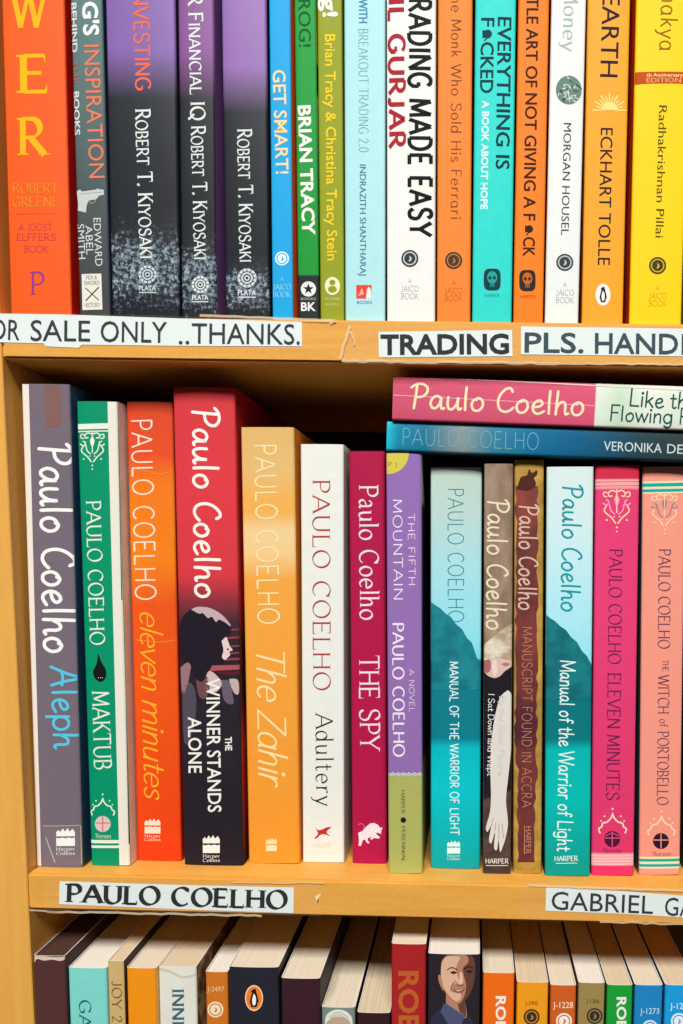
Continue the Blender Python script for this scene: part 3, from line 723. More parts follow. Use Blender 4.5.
@book('mid', 'green paperback with white bands and white scroll ornament, beside the tall purplish grey book', (75.1, 402), (121, 401.5), (91.3, 866), (132.6, 866))
def _(b):
    g = (0, 146, 104); s = card(g); b.build(s, card((30, 110, 110)), mottled((224, 218, 204), (236, 232, 220), 60))
    W_ = (234, 236, 222)
    P = b.P(); P.poly([(107.4, 400), (124, 400), (136, 868), (119.6, 868)], (232, 228, 214), 3); P.put('spine_stripe', 'white stripe along the right edge of the spine')
    P = b.P(); P.line([(117.6, 428), (121.4, 600)], .8, (60, 66, 60), 4); P.line([(117.6, 428), (121, 428)], .8, (60, 66, 60), 4); P.line([(126.6, 705), (128.6, 844)], .8, (60, 66, 60), 4); P.line([(128.6, 844), (131, 843.6)], .8, (60, 66, 60), 4)
    for y in (612, 622, 632, 642, 652, 662, 672): P.line(sm([(124.6+(y-600)*.03, y-6), (122.4+(y-600)*.03, y-2), (125.4+(y-600)*.03, y), (122.8+(y-600)*.03, y+3)], 4), .6, (70, 76, 70), 4)
    P.put('cover_border', 'thin black rule and scrolls')
    P = b.P(); P.poly([(72, 424), (112, 423), (112, 428.5), (72, 429.5)], W_); P.poly([(72, 431), (112, 430.2), (112, 431.4), (72, 432.2)], W_); P.put('spine_band', 'white band near the top'); P = b.P()
    P.poly([(88, 840), (122, 840), (122, 843.3), (88, 843.3)], W_); P.poly([(88, 845.5), (122, 845.5), (122, 848), (88, 848)], W_); P.put('spine_band', 'white band near the foot')
    P = b.P(); scroll(P, 92.3, 432, .93, W_); P.put('ornament'); P = b.P(); scroll(P, 102.7, 815, .98, W_, down=False); P.put('ornament')
    b.P().text('PAULO COELHO', 'serif', (93.2, 500.5), (97.5, 645), 14.5, W_).put('author_name')
    P = b.P(); P.poly(sm([(98, 653), (101.5, 662), (106, 670), (105.5, 678), (100.5, 682), (94.5, 678), (93, 671), (96.5, 664), (98, 653)], 4)[:-1], (22, 26, 26)); P.text('...', 'serif', (98, 676), (103, 676), 4, W_); P.put('drop_emblem', 'black drop shaped emblem')
    b.P().text('MAKTUB', 'serif', (100.4, 690.5), (103, 769.5), 17, W_).put('title')
    P = b.P(); P.disc(102.7, 824, 8, 8, (222, 196, 190)); P.line([(102.7, 817), (102.7, 831)], 1.1, (190, 110, 110), 2); P.line([(96, 823), (109.4, 823)], 1.0, (190, 110, 110), 2)
    P.text('Thorsons', 'serif', (95, 836), (111, 836), 4.2, W_); P.put('publisher_emblem', 'pale round emblem')

@book('mid', 'bright orange paperback with flowing yellow script, right of the white-banded green book', (122.4, 402), (172, 402.5), (133.4, 861.3), (181.3, 861.3))
def _(b):
    o = ramp(b, [(400, (214, 70, 40)), (455, (226, 78, 34)), (485, (238, 120, 24)), (560, (240, 128, 22)), (606, (232, 84, 24)), (700, (236, 86, 20)), (860, (234, 62, 18))], wobble=.012, wscale=70)
    b.build(o, card((200, 60, 30)), card((196, 40, 28)))
    b.P().text('PAULO COELHO', 'mono', (141.3, 420), (145.8, 600), 20.5, (248, 222, 200)).put('author_name')
    b.P().text('eleven minutes', 'script', (150.5, 612), (155.5, 800), 21, (252, 172, 44)).put('title', 'golden yellow script title')
    P = b.P(); flame(P, 152.5, 826, 16, 15, (250, 226, 200), (234, 70, 20), True); P.put('publisher_emblem')
    for pts in ([(126, 472), (140, 470), (160, 474), (173, 470)], [(136, 640), (160, 642), (176, 640)]):
        P = b.P(); P.line(sm(pts, 4), .6, (246, 150, 60)); P.put('spine_crease')

@book('mid', 'thick paperback, red above and black below, with a dark haired head on the spine', (172.8, 387.5), (234, 388.5), (183.4, 865.6), (243.5, 866), d=.15)
def _(b):
    o = ramp(b, [(386, (206, 58, 62)), (470, (220, 58, 68)), (575, (214, 56, 66)), (600, (140, 48, 58)), (622, (66, 40, 50)), (650, (40, 33, 42)), (866, (35, 30, 38))])
    fr = ramp(b, [(386, (176, 30, 40)), (600, (168, 28, 38)), (640, (70, 24, 30)), (700, (60, 22, 28)), (745, (176, 46, 30)), (810, (150, 34, 28)), (866, (40, 30, 36))])
    b.build(o, card((60, 30, 36)), fr, 1)
    P = b.P(); bar = (150, 62, 74)
    for y, x0, t in ((630, 230, 1.4), (638, 228, 1.8), (646.5, 231, 1.6), (653.5, 229, 1.6), (659.5, 226, 2.2)): P.line([(x0, y), (239.5, y-.6)], t, bar)
    P.poly([(212, 665.4), (239.6, 665), (239.8, 669.6), (209.5, 671)], (176, 82, 92)); P.poly([(210, 672), (240, 671), (240, 675.4), (210, 676)], (84, 34, 44))
    P.poly(sm([(180, 668), (186, 663), (193, 662), (200, 668), (212, 672), (226, 675), (238, 679), (241, 700), (241, 742), (232, 770), (190, 770), (180, 740), (180, 668)], 4)[:-1], (42, 36, 46), 2)
    P.poly(sm([(180, 668), (186, 663), (191, 663), (190, 672), (187, 686), (182, 694), (180, 668)], 4)[:-1], (150, 116, 120), 3)
    P.poly(sm([(182, 692), (188, 682), (195, 690), (196, 712), (191, 736), (184, 742), (182, 692)], 4)[:-1], (82, 74, 88), 3)
    P.poly(sm([(200, 676), (210, 671), (218, 677), (222, 684), (216, 692), (208, 690), (200, 676)], 4)[:-1], (206, 184, 180), 3); P.poly(sm([(196, 680), (204, 674), (210, 684), (206, 698), (199, 696), (196, 680)], 4)[:-1], (112, 74, 78), 3)
    P.poly(sm([(229, 679), (237.5, 680), (238.6, 693), (235, 694), (231, 687), (229, 679)], 4)[:-1], (196, 172, 168), 3); P.poly(sm([(221, 680), (229, 681), (232, 692), (233, 704), (224, 700), (221, 680)], 4)[:-1], (104, 92, 108), 3)
    P.poly(sm([(221.6, 641), (226, 637), (228, 641), (229.8, 646), (232.6, 650.4), (229.4, 651.4), (230, 655), (227.6, 657.6), (225, 660), (222, 657), (223.4, 650), (221.6, 641)], 4)[:-1], (226, 204, 204), 5)
    P.poly(sm([(226.4, 649), (228.6, 648.2), (228.4, 650.6), (226.4, 649)], 3)[:-1], (60, 40, 50), 6)
    P.poly(sm([(179, 640), (180.4, 622), (187, 612), (196, 607), (210, 608), (222, 615), (230, 624), (231, 631), (228, 636), (224, 641), (224, 650), (225.6, 657), (222, 664), (213, 665), (208, 672), (202, 682), (194, 676), (190, 664), (184, 661), (180.4, 654), (179, 640)], 4)[:-1], (36, 29, 40), 4)
    P.poly(sm([(191, 609.4), (198, 606.8), (210, 608), (221, 614), (229, 622.6), (230.4, 626.4), (225, 622.4), (219, 619.6), (216, 622), (212, 616.8), (208, 618), (203, 613.2), (199, 613.6), (191, 609.4)], 4)[:-1], (196, 168, 174), 5)
    P.put('cover_illustration', 'woman with short black hair in front of red window bars')
    b.P().text('Paulo Coelho', 'handb', (205.3, 407), (208.5, 598), 26, (250, 240, 232)).put('author_name')
    P = b.P(); P.text('THE', 'bold', (228.4, 737), (228.8, 750.5), 6.6, WHITE, 6); P.text('WINNER STANDS', 'sansm', (213, 678.5), (214.8, 812), 13.2, WHITE, 6); P.text('ALONE', 'sansm', (194.6, 717), (195.2, 773), 13.2, WHITE, 6); P.put('title')
    P = b.P(); flame(P, 211.3, 844, 17, 18, WHITE, (34, 30, 38), True); P.put('publisher_emblem')

@book('mid', 'pale orange paperback with faint cream script, right of the red and black book', (240.3, 427.5), (293.8, 428), (248.4, 863.7), (299.5, 864))
def _(b):
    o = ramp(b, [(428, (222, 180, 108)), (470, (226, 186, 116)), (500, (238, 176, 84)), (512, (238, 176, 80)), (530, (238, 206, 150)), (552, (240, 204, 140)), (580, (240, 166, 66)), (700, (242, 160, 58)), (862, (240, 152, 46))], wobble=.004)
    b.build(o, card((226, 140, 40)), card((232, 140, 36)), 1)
    b.P().text('PAULO COELHO', 'mono', (265.2, 445), (268.8, 624), 21, (246, 226, 172)).put('author_name')
    b.P().text('The Zahir', 'script', (270.5, 652), (273, 788), 27, (252, 222, 164)).put('title')
    P = b.P(); flame(P, 271.4, 844.5, 11, 13, (250, 226, 180), (240, 152, 46)); P.put('publisher_emblem')

@book('mid', 'white paperback with thin red capitals and a red leaping figure at its foot', (300.6, 444.3), (343, 445), (302, 862.5), (344.5, 863))
def _(b):
    b.build(card((232, 234, 226)), card((222, 222, 214)), card((214, 218, 206)), 2)
    b.P().text('PAULO COELHO', 'serifl', (321.2, 479.6), (321.8, 690.3), 17, (176, 58, 56)).put('author_name', 'thin red serif capitals')
    b.P().text('Adultery', 'serifl', (324.2, 712), (324.8, 806), 17, (46, 46, 52)).put('title', 'dark grey serif title')
    P = b.P(); P.poly(sm([(314.5, 827), (318, 830), (322, 829.5), (326, 827.5), (331.5, 827), (328.5, 829.5), (326.5, 832.5), (330, 836), (325.5, 834.5), (321, 834.5), (317, 838), (313.8, 838.5), (318, 833.5), (314.5, 827)], 4)[:-1], (196, 48, 44)); P.text('KNOPF', 'serifl', (312.5, 845.5), (331.5, 845.5), 4.2, (222, 180, 170)); P.put('publisher_emblem', 'red leaping figure')

@book('mid', 'crimson paperback with white lettering and a white bull emblem, right of the white paperback', (348.5, 451.3), (385, 452), (352.4, 863.8), (386.6, 864))
def _(b):
    b.build(card((176, 22, 70)), card((150, 18, 58)), card((160, 20, 64)))
    b.P().text('Paulo Coelho', 'serif', (368.4, 485), (369.5, 620), 18.5, (240, 220, 226)).put('author_name')
    b.P().text('THE SPY', 'serif', (369, 655.7), (370, 752), 19.5, (240, 220, 226)).put('title')
    P = b.P(); P.poly([(358.2, 833), (361, 831.5), (366, 827), (370, 823.5), (374, 822.8), (378, 825), (380.3, 828), (382.6, 827.4), (381.4, 830.6), (381, 834), (378.5, 833), (376, 832.5), (377, 835), (380, 837), (379, 838.6), (374, 838), (371, 840), (370.3, 838.6), (372, 836.6), (368, 838), (367.5, 840), (369.6, 842.8), (367.8, 843.6), (364.8, 839.6), (362.6, 840.2), (361, 845.8), (358.4, 845.8), (359, 840)], (242, 226, 230)); P.line(sm([(361.4, 831.6), (364.4, 828), (363.4, 824.6), (360.4, 823.6), (358.8, 825)], 4), .8, (214, 110, 140)); P.put('publisher_emblem', 'white charging bull')

@book('mid', 'lilac paperback with an olive green foot and scalloped edge, right of the crimson paperback', (386.4, 453.3), (421, 453.3), (388, 874), (423, 873.5), d=.135)
def _(b):
    zb = b.z_at(b.cxpx, 774)
    o = ramp(b, [(453, (146, 110, 178)), (773.8, (146, 108, 174)), (774.2, (172, 176, 98)), (874, (176, 178, 98))])
    fr = ramp(b, [(453, (206, 196, 168)), (500, (204, 192, 166)), (506, (46, 44, 70)), (760, (40, 40, 66)), (772, (120, 124, 84)), (873, (168, 172, 96))])
    b.build(o, card((120, 92, 150)), fr)
    P = b.P(); P.poly([(385, 452)]+el(389, 452, 20, 22, 0, 90, 8)+[(385, 474)], (214, 198, 82)); P.text('P 1', 'serif', (388, 464), (397, 465), 4, (120, 110, 60)); P.put('round_sticker', 'yellow quarter round sticker at the top corner')
    b.P().text('THE FIFTH', 'mono', (411.2, 513.5), (412, 585), 6.6, (232, 222, 240)).text('MOUNTAIN', 'mono', (397.4, 499.5), (398.4, 599.5), 9, (238, 228, 244)).put('title')
    b.P().text('PAULO COELHO', 'flare', (398, 623), (399, 757), 11, (236, 226, 242)).put('author_name')
    b.P().text('A NOVEL', 'mono', (411.6, 669), (412, 712), 5.2, (228, 216, 236)).put('subtitle')
    P = b.P()
    for k in range(7): P.disc(390+k*5.4, 775.2, 2.5, 2.1, (196, 198, 200)); P.disc(390+k*5.4, 776.4, 1.6, 1.6, (172, 176, 98), 2); P.disc(392.7+k*5.4, 773, .9, .8, (226, 224, 230), 2)
    P.put('scalloped_border', 'row of pale scallops')
    P = b.P(); P.text('HARPER', 'serif', (403, 790), (403.2, 814), 3.4, (60, 66, 50)); P.text('PERENNIAL', 'serif', (403.4, 826), (403.6, 862), 3.4, (60, 66, 50)); P.disc(403.3, 820, 2.8, 2.8, (26, 30, 34)); P.put('publisher_emblem')

def mountain_cover(b, ys, dark, y_edge):
    xl, xr, yl, yr = ys
    P = b.P()
    P.poly([(xl-6, yl-3), (xl+4, yl), (xl+9, yl+3), (xl+14, yl+8), (xl+20, yl+12), (xl+25, yl+19), (xl+31, yl+24), (xl+36, yl+33), (xl+41, yl+38), (xl+46, yr-3), (xr+6, yr+2), (xr+6, y_edge), (xl-6, y_edge)], dark)
    return P
@book('mid', 'pale blue paperback with teal mountain and small white capitals, between lilac and brown portrait books', (430.5, 468), (482.2, 468), (430.5, 869.4), (480.2, 869))
def _(b):
    o = ramp(b, [(466, (188, 208, 196)), (510, (186, 214, 208)), (570, (166, 222, 230)), (640, (140, 224, 236)), (659, (120, 214, 228)), (660, (12, 122, 136)), (738, (6, 124, 140)), (748, (0, 186, 196)), (790, (4, 196, 204)), (845, (8, 176, 180)), (869, (10, 160, 164))])
    b.build(o, card((20, 60, 70)), card((20, 110, 120)))
    P = mountain_cover(b, (431, 480, 605, 661), mottled((10, 110, 124), (22, 134, 148), 80), 690); P.put('cover_illustration', 'teal mountain slope')
    b.P().text('PAULO COELHO', 'monol', (455.7, 489), (456, 622), 15.5, (20, 128, 140)).put('author_name')
    b.P().text('MANUAL OF THE WARRIOR OF LIGHT', 'semi', (454, 661.6), (454.6, 835), 8.6, (222, 246, 246)).put('title')
    P = b.P(); flame(P, 453.6, 847, 13, 13, (226, 248, 246), (8, 176, 180), True); P.put('publisher_emblem')

@book('mid', 'narrow paperback with a bowed blond head and a pale hanging arm on its spine', (484.6, 464.3), (513.2, 464), (482.6, 874), (511.2, 874.6))
def _(b):
    b.build(mottled((112, 84, 70), (176, 152, 130), 55, .35, .66, stretch=(1, 1, .5)), card((70, 52, 44)), card((60, 44, 40)))
    P = b.P(); skin = (216, 186, 172); arm = (222, 216, 208)
    P.poly([(478, 662), (516, 660), (516, 790), (478, 800)], (34, 30, 38), 1)
    P.poly([(478, 790), (516, 780), (516, 880), (478, 880)], mottled((58, 46, 44), (92, 72, 64), 60), 1)
    P.poly(sm([(482, 662), (486, 658), (498, 657), (510, 658), (515, 662), (511, 667), (505, 671), (500, 676), (494, 678), (487, 675), (483, 669), (482, 662)], 4)[:-1], skin, 2)
    P.poly(sm([(484, 661), (489, 659), (491, 664), (490, 671), (486, 673), (483.4, 668), (484, 661)], 4)[:-1], (168, 104, 108), 3); P.poly(sm([(492.6, 661), (496, 660), (497.4, 668), (496.6, 674), (494, 676.6), (492, 669), (492.6, 661)], 4)[:-1], (236, 208, 202), 3)
    P.poly(sm([(501, 664), (506, 662.6), (510, 664), (506, 666.4), (501, 664)], 4)[:-1], (176, 120, 116), 3)
    P.poly(sm([(481, 660), (484, 646), (492, 638), (502, 630), (516, 626), (517, 659), (508, 660), (498, 657.6), (488, 659.4), (481, 660)], 4)[:-1], mottled((176, 152, 128), (232, 222, 200), 70, stretch=(1, 1, 1.6)), 3)
    P.poly(sm([(508, 690), (513, 700), (512, 740), (508.5, 775), (506, 800), (508, 822), (506, 836), (503, 846), (500, 852), (498.6, 840), (496.8, 850), (494, 847), (495, 832), (491.5, 843), (489, 840), (491, 826), (487.5, 832), (486, 827), (490, 812), (491, 795), (490.5, 772), (492, 735), (499, 700), (508, 690)], 4)[:-1], arm, 3)
    for a in ([(494.8, 831), (496, 822)], [(498.8, 839), (499, 824)], [(491.2, 826), (493.2, 818)], [(503.5, 838), (502, 824)]): P.line(a, .7, (176, 150, 140), 4)
    P.put('cover_illustration', 'person with blond hair bowing the head, one pale arm hanging down')
    b.P().text('Paulo Coelho', 'hand', (498.2, 499), (496.8, 630), 20.5, (232, 222, 188), 5).put('author_name')
    b.P().text('By the River Piedra', 'hand', (502.5, 696), (501, 776), 6, (206, 204, 198), 5).text('I Sat Down and Wept', 'hand', (491.5, 694), (490.5, 776), 6, (238, 234, 228), 5).put('title')
    P = b.P(); P.text('HARPER', 'serifb', (485.2, 861), (509, 861), 4.6, (236, 230, 222), 5); P.line([(486, 865.5), (508, 865.5)], .6, (236, 230, 222), 5); P.put('publisher_name')

@book('mid', 'narrow gold edged paperback with a ragged maroon spine, right of the brown portrait book', (514.8, 460.4), (544, 460.4), (513, 874), (541.8, 873.6))
def _(b):
    gold = mottled((150, 112, 48), (206, 166, 76), 80, .3, .7); b.build(gold, gold, card((150, 112, 50)), 1)
    P = b.P(); r = random.Random(3); L = []; R = []
    for i in range(54):
        y = 486+i*7.1; x0 = 514.8-.005*(y-460)
        L.append((x0+(1.4 if y < 770 else 4.6)+r.uniform(-1.2, 1.6), y)); R.append((x0+23.4+r.uniform(-1.4, 1.2)-(0 if y < 800 else 2), y))
    P.poly(L+R[::-1], mottled((78, 34, 44), (152, 70, 56), 30, .38, .7, stretch=(1, 1, .6)), 1)
    P.poly(sm([(516.5, 489), (519, 482), (521, 477), (527, 475), (529, 469), (532, 473), (537, 470), (537, 475), (534, 478), (536, 483), (534, 488), (526, 491), (516.5, 489)], 3)[:-1], (78, 44, 34), 1)
    P.put('cover_illustration', 'ragged dark maroon parchment')
    b.P().text('Paulo Coelho', 'hand', (528.8, 504), (528, 610), 18.5, (216, 186, 164)).put('author_name')
    b.P().text('MANUSCRIPT FOUND IN ACCRA', 'monol', (527.4, 627), (526.6, 807.5), 9.6, (206, 146, 112)).put('title')
    P = b.P(); P.text('HARPER', 'serif', (528.5, 826), (528.3, 854), 4.8, (206, 150, 116)); P.line([(524.6, 826), (524.4, 854)], .6, (206, 150, 116)); P.put('publisher_name')

@book('mid', 'pale blue paperback with teal mountain and handwritten white title, right of the gold edged paperback', (546.6, 467.6), (594.2, 467.2), (545, 877), (590, 876.3))
def _(b):
    o = ramp(b, [(466, (214, 232, 230)), (530, (206, 234, 236)), (600, (176, 232, 242)), (664, (150, 226, 240)), (667, (4, 112, 122)), (740, (2, 120, 128)), (750, (0, 182, 178)), (800, (0, 188, 180)), (850, (4, 166, 156)), (877, (6, 150, 142))])
    b.build(o, card((12, 60, 66)), card((16, 110, 120)))
    P = mountain_cover(b, (546, 593, 618, 668), mottled((4, 100, 110), (16, 124, 132), 80), 700); P.put('cover_illustration', 'dark teal mountain slope')
    b.P().text('Paulo Coelho', 'hand', (572.6, 484.5), (571, 611.6), 19.5, (22, 152, 162)).put('author_name', 'teal handwriting')
    b.P().text('Manual of the Warrior of Light', 'hand', (568, 660.5), (565, 851.5), 15, (232, 250, 246)).put('title')
    P = b.P(); P.text('HARPER', 'serifb', (554.2, 858.6), (578.4, 858.2), 4.8, (226, 246, 240)); P.line([(556, 863.4), (577, 863)], .6, (226, 246, 240)); P.put('publisher_name')

@book('mid', 'hot pink paperback with pale scroll ornament and pale pink bands', (595.8, 466), (639.6, 465.4), (591, 876.2), (634.2, 876))
def _(b):
    o = ramp(b, [(465, (204, 40, 72)), (478.5, (208, 42, 74)), (478.8, (228, 92, 118)), (479.4, (242, 168, 168)), (488, (240, 164, 166)), (489, (226, 62, 116)), (620, (228, 62, 118)), (853.6, (222, 56, 108)), (854.2, (246, 190, 190)), (865, (246, 188, 188)), (865.6, (226, 52, 104)), (877, (222, 48, 100))])
    b.build(o, card((150, 40, 70)), card((190, 40, 80)))
    P = b.P()
    for y in (481.5, 485.5): P.line([(590, y+.5), (645, y-.2)], .7, (226, 110, 128))
    P.put('spine_band'); P = b.P()
    for y in (857, 860, 863): P.line([(586, y), (640, y-.3)], .7, (234, 140, 150))
    P.put('spine_band')
    P = b.P(); scroll(P, 616.8, 489.5, 1.05, (250, 214, 168), (250, 160, 190)); P.put('ornament'); P = b.P(); scroll(P, 612.6, 833, 1.15, (252, 214, 190), down=False); P.put('ornament')
    b.P().text('PAULO COELHO', 'serif', (616, 548.7), (614.4, 664), 12.6, (116, 36, 84)).put('author_name', 'dark plum serif capitals')
    b.P().text('ELEVEN MINUTES', 'serif', (614.4, 672.6), (612.8, 800), 12.6, (110, 34, 80)).put('title', 'dark plum serif capitals')
    P = b.P(); P.disc(612.2, 839, 8, 8, (78, 22, 58)); P.line([(612.2, 832), (612.2, 846)], 1, (226, 90, 130), 2); P.line([(605, 838), (619.4, 838)], 1, (226, 90, 130), 2); P.line(sm([(606, 836), (612, 833), (618.4, 836)], 4), .8, (226, 90, 130), 2)
    P.text('Thorsons', 'serif', (603, 850.6), (621.5, 850.4), 4.2, (110, 34, 80)); P.put('publisher_emblem', 'dark round emblem')

@book('mid', 'salmon paperback with teal stripes at top and foot, right of the hot pink one', (643.4, 467.6), (685.2, 467.2), (638.4, 876.4), (680.8, 874.5))
def _(b):
    b.build(card((244, 152, 132)), card((24, 84, 88)), card((200, 110, 96)))
    P = b.P(); t = (10, 172, 160); c = (246, 218, 180)
    P.poly([(636, 481.5), (690, 480.5), (690, 493), (636, 494)], c); P.poly([(636, 483.5), (690, 482.5), (690, 486), (636, 487)], t, 2); P.poly([(636, 489.4), (690, 488.4), (690, 491.4), (636, 492.4)], t, 2); P.put('spine_band', 'teal and cream stripes'); P = b.P()
    P.poly([(634, 857), (690, 856.6), (690, 868.4), (634, 868.8)], c); P.poly([(634, 859), (690, 858.6), (690, 861.4), (634, 861.8)], t, 2); P.poly([(634, 864.2), (690, 863.8), (690, 866.6), (634, 867)], t, 2); P.put('spine_band', 'teal and cream stripes')
    P = b.P(); scroll(P, 664.5, 493.5, 1.0, (250, 208, 168), (140, 130, 140)); P.put('ornament'); P = b.P(); scroll(P, 661.4, 835, 1.12, (252, 212, 170), down=False); P.put('ornament')
    d = (112, 62, 84)
    b.P().text('PAULO COELHO', 'serif', (664.8, 548.7), (663.9, 648.7), 11.6, d).put('author_name', 'dark plum serif capitals')
    b.P().text('THE', 'serif', (665.6, 660), (665.4, 671), 6, d).text('WITCH', 'serif', (663.6, 674), (663.4, 714), 11, d).text('of', 'serif', (663.4, 719), (663.3, 727), 8, d).text('PORTOBELLO', 'serif', (663.2, 731), (662.6, 805), 11, d).put('title', 'dark plum serif title')
    P = b.P(); P.disc(661, 841, 8, 8, (46, 26, 46)); P.line([(661, 834), (661, 848)], 1, (244, 152, 132), 2); P.line([(654, 840), (668, 840)], 1, (244, 152, 132), 2); P.text('Thorsons', 'serif', (652, 854), (671, 853.8), 4.2, d); P.put('publisher_emblem', 'dark round emblem')

@book('mid', 'dark green book at the right frame edge, just a sliver beside the salmon paperback', (690, 469.6), (742, 469.6), (684, 871), (736, 871))
def _(b):
    b.build(card((20, 62, 56)), card((18, 50, 48)), card((18, 50, 48)))

# ================================================================== top shelf, left to right
TB = dict(height=None)
def top(label, x0a, x0b, x1a, x1b, h, Y0=0.004, d=0.14):
    """spine edges at the picture's upper rim (x0a, x1a) and at the shelf (x0b, x1b)"""
    return book('top', label, (x0a, 0), (x1a, 0), (x0b, 316), (x1b, 316), Y0=Y0, height=h, d=d)
def dark_to(b, top_c, y0, y1, crumple=None):  # crumple: crinkled foot with its glare painted in as pale specks
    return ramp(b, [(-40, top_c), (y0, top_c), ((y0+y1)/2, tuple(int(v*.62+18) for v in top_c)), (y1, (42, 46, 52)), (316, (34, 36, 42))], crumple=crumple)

@top('thick orange red book with big yellow capitals stacked down its spine, first on top shelf', 1.5, 9.2, 62.5, 71.5, .232, d=.15)
def _(b):
    o = (250, 92, 30); b.build(card(o), card((214, 70, 24)), card((222, 30, 22)))
    P = b.P(); y = (252, 180, 28)
    P.text('W', 'serifb', (8, 9.5), (49.5, 9.5), 36, y); P.text('E', 'serifb', (16.3, 74), (47, 73.6), 36, y); P.text('R', 'serifb', (17, 137), (50.5, 136.6), 36, y); P.put('title', 'big yellow serif capitals')
    b.P().text('ROBERT', 'serif', (12.5, 188.3), (58, 188), 9.5, (226, 140, 34)).text('GREENE', 'serif', (12.5, 202), (58.5, 201.6), 9.5, (226, 140, 34)).put('author_name')
    P = b.P(); m = (196, 62, 80); P.line([(17, 214), (56, 213.6)], .6, (206, 70, 50))
    P.text('A JOOST', 'serif', (18, 227), (52, 227), 6.4, m); P.text('ELFFERS', 'serif', (16, 237), (55.5, 237), 6.6, m); P.text('BOOK', 'serif', (24, 249), (48.5, 249), 6.6, m); P.put('producer_name', 'dull purple capitals')
    b.P().text('P', 'serif', (30, 283.5), (44.5, 283.5), 22.5, (146, 62, 140)).put('publisher_emblem', 'purple letter')

@top('narrow teal grey paperback with a white pistol picture, second on the top shelf', 69, 80, 102.6, 109.2, .222, .006)
def _(b):
    o = ramp(b, [(-40, (92, 128, 128)), (90, (86, 112, 112)), (200, (74, 84, 86)), (316, (62, 62, 66))]); b.build(o, card((40, 44, 54)), card((40, 52, 76)))
    b.P().text("G'S", 'bold', (90, 1.6), (91.6, 35.5), 15, (236, 240, 236)).text('INSPIRATION', 'sans', (91.4, 44.8), (97, 178), 15, (228, 124, 96)).put('title', 'white and orange capitals')
    g = (206, 214, 210); b.P().text('BEHIND', 'bold', (73.4, 2.6), (74.6, 52.5), 6, g).text('THE', 'bold', (75, 60), (75.8, 83.5), 6, (140, 108, 98)).text('BOOKS', 'bold', (76, 91.4), (77.2, 135), 6, g).put('subtitle')
    P = b.P(); P.poly([(76, 191), (80, 189.5), (82, 191.5), (96, 189.6), (97, 188.4), (99, 189.2), (103.5, 189.6), (104, 194.5), (99, 195.6), (96, 199.5), (91, 200), (88.5, 201), (86.5, 206), (86, 212.5), (77.5, 210.5), (78, 203), (77, 197)], (196, 204, 198)); P.line(sm([(88.5, 200), (91, 203.5), (95, 201.5), (95.5, 199)], 3), .8, (150, 158, 152), 2); P.line([(80, 194), (102, 192)], .6, (150, 158, 152), 2); P.put('cover_illustration', 'pale pistol')
    b.P().text('EDWARD', 'sans', (97, 218), (99, 266), 7, g).text('ABEL', 'sans', (88.8, 225.5), (90, 254.6), 7, g).text('SMITH', 'sans', (80.4, 224), (82, 259), 7, g).put('author_name')
    P = b.P(); P.poly([(81.5, 274), (101.3, 273.6), (102.4, 309.5), (82.3, 310)], (226, 226, 214)); k = (70, 66, 60)
    P.text('PEN &', 'serif', (86, 277.6), (97, 277.4), 3.6, k); P.text('SWORD', 'serif', (84, 283), (99.5, 282.8), 3.6, k); P.line([(85.5, 288), (98.5, 300)], 1.0, k, 2); P.line([(98.5, 287.6), (86, 300.4)], 1.3, k, 2); P.text('HISTORY', 'serif', (84.4, 305.2), (100.6, 305), 4.2, k); P.put('publisher_emblem', 'small white tag with crossed pen and sword')

FL = (222, 230, 226)
@top('thick book fading from violet to black, with orange title capitals and a scuffed, glare-painted foot', 104.8, 111.6, 174.6, 179.2, .234, .004, d=.15)
def _(b):
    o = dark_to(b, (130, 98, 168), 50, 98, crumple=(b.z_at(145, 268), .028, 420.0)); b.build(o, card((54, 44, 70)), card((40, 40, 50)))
    b.P().text('INVESTING', 'flare', (140.6, -12), (143.2, 90.5), 14.5, (232, 110, 80)).put('title', 'orange capitals')
    b.P().text('Robert T. Kiyosaki', 'caps', (142.6, 109), (147.4, 258.5), 14.5, FL).put('author_name')
    P = b.P(); wheel(P, 147.5, 274.5, 9, (196, 208, 214), (44, 48, 54)); P.put('publisher_emblem')

@top('narrow book fading from mauve to black, between the two thicker violet books', 177, 182, 214, 216.2, .228, .005)
def _(b):
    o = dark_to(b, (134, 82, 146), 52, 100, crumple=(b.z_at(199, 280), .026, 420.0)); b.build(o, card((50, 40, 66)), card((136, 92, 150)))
    b.P().text('R Financial IQ', 'caps', (195, -6), (198, 120.5), 14, FL).put('title')
    b.P().text('Robert T. Kiyosaki', 'caps', (198, 126), (201.5, 259.5), 14, FL).put('author_name')
    P = b.P(); wheel(P, 200.3, 284.5, 8.6, (214, 222, 224), (44, 48, 54)); P.put('publisher_emblem')

@top('medium book fading from lilac to black, right beside the bright blue paperback', 221, 225.6, 266, 269.4, .230, .004)
def _(b):
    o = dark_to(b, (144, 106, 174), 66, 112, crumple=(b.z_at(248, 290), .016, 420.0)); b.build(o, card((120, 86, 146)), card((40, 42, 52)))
    b.P().text('Robert T. Kiyosaki', 'caps', (244.4, 129), (246.8, 262), 14, FL).put('author_name')
    P = b.P(); wheel(P, 247, 278, 9.6, (206, 216, 220), (44, 48, 54)); P.put('publisher_emblem')

@top('narrow bright blue paperback with pale cream capitals on the top shelf', 268.8, 272.4, 290.2, 293, .205, .004)
def _(b):
    o = (22, 164, 226); b.build(card(o), card((10, 90, 140)), card((236, 124, 52)))
    b.P().text('GET SMART!', 'sansm', (279, 70), (282.4, 174), 12.5, (238, 216, 168)).put('title')
    P = b.P(); roundel(P, 282, 258.5, 7, (222, 242, 250), o, True, (150, 214, 240)); P.put('publisher_emblem')

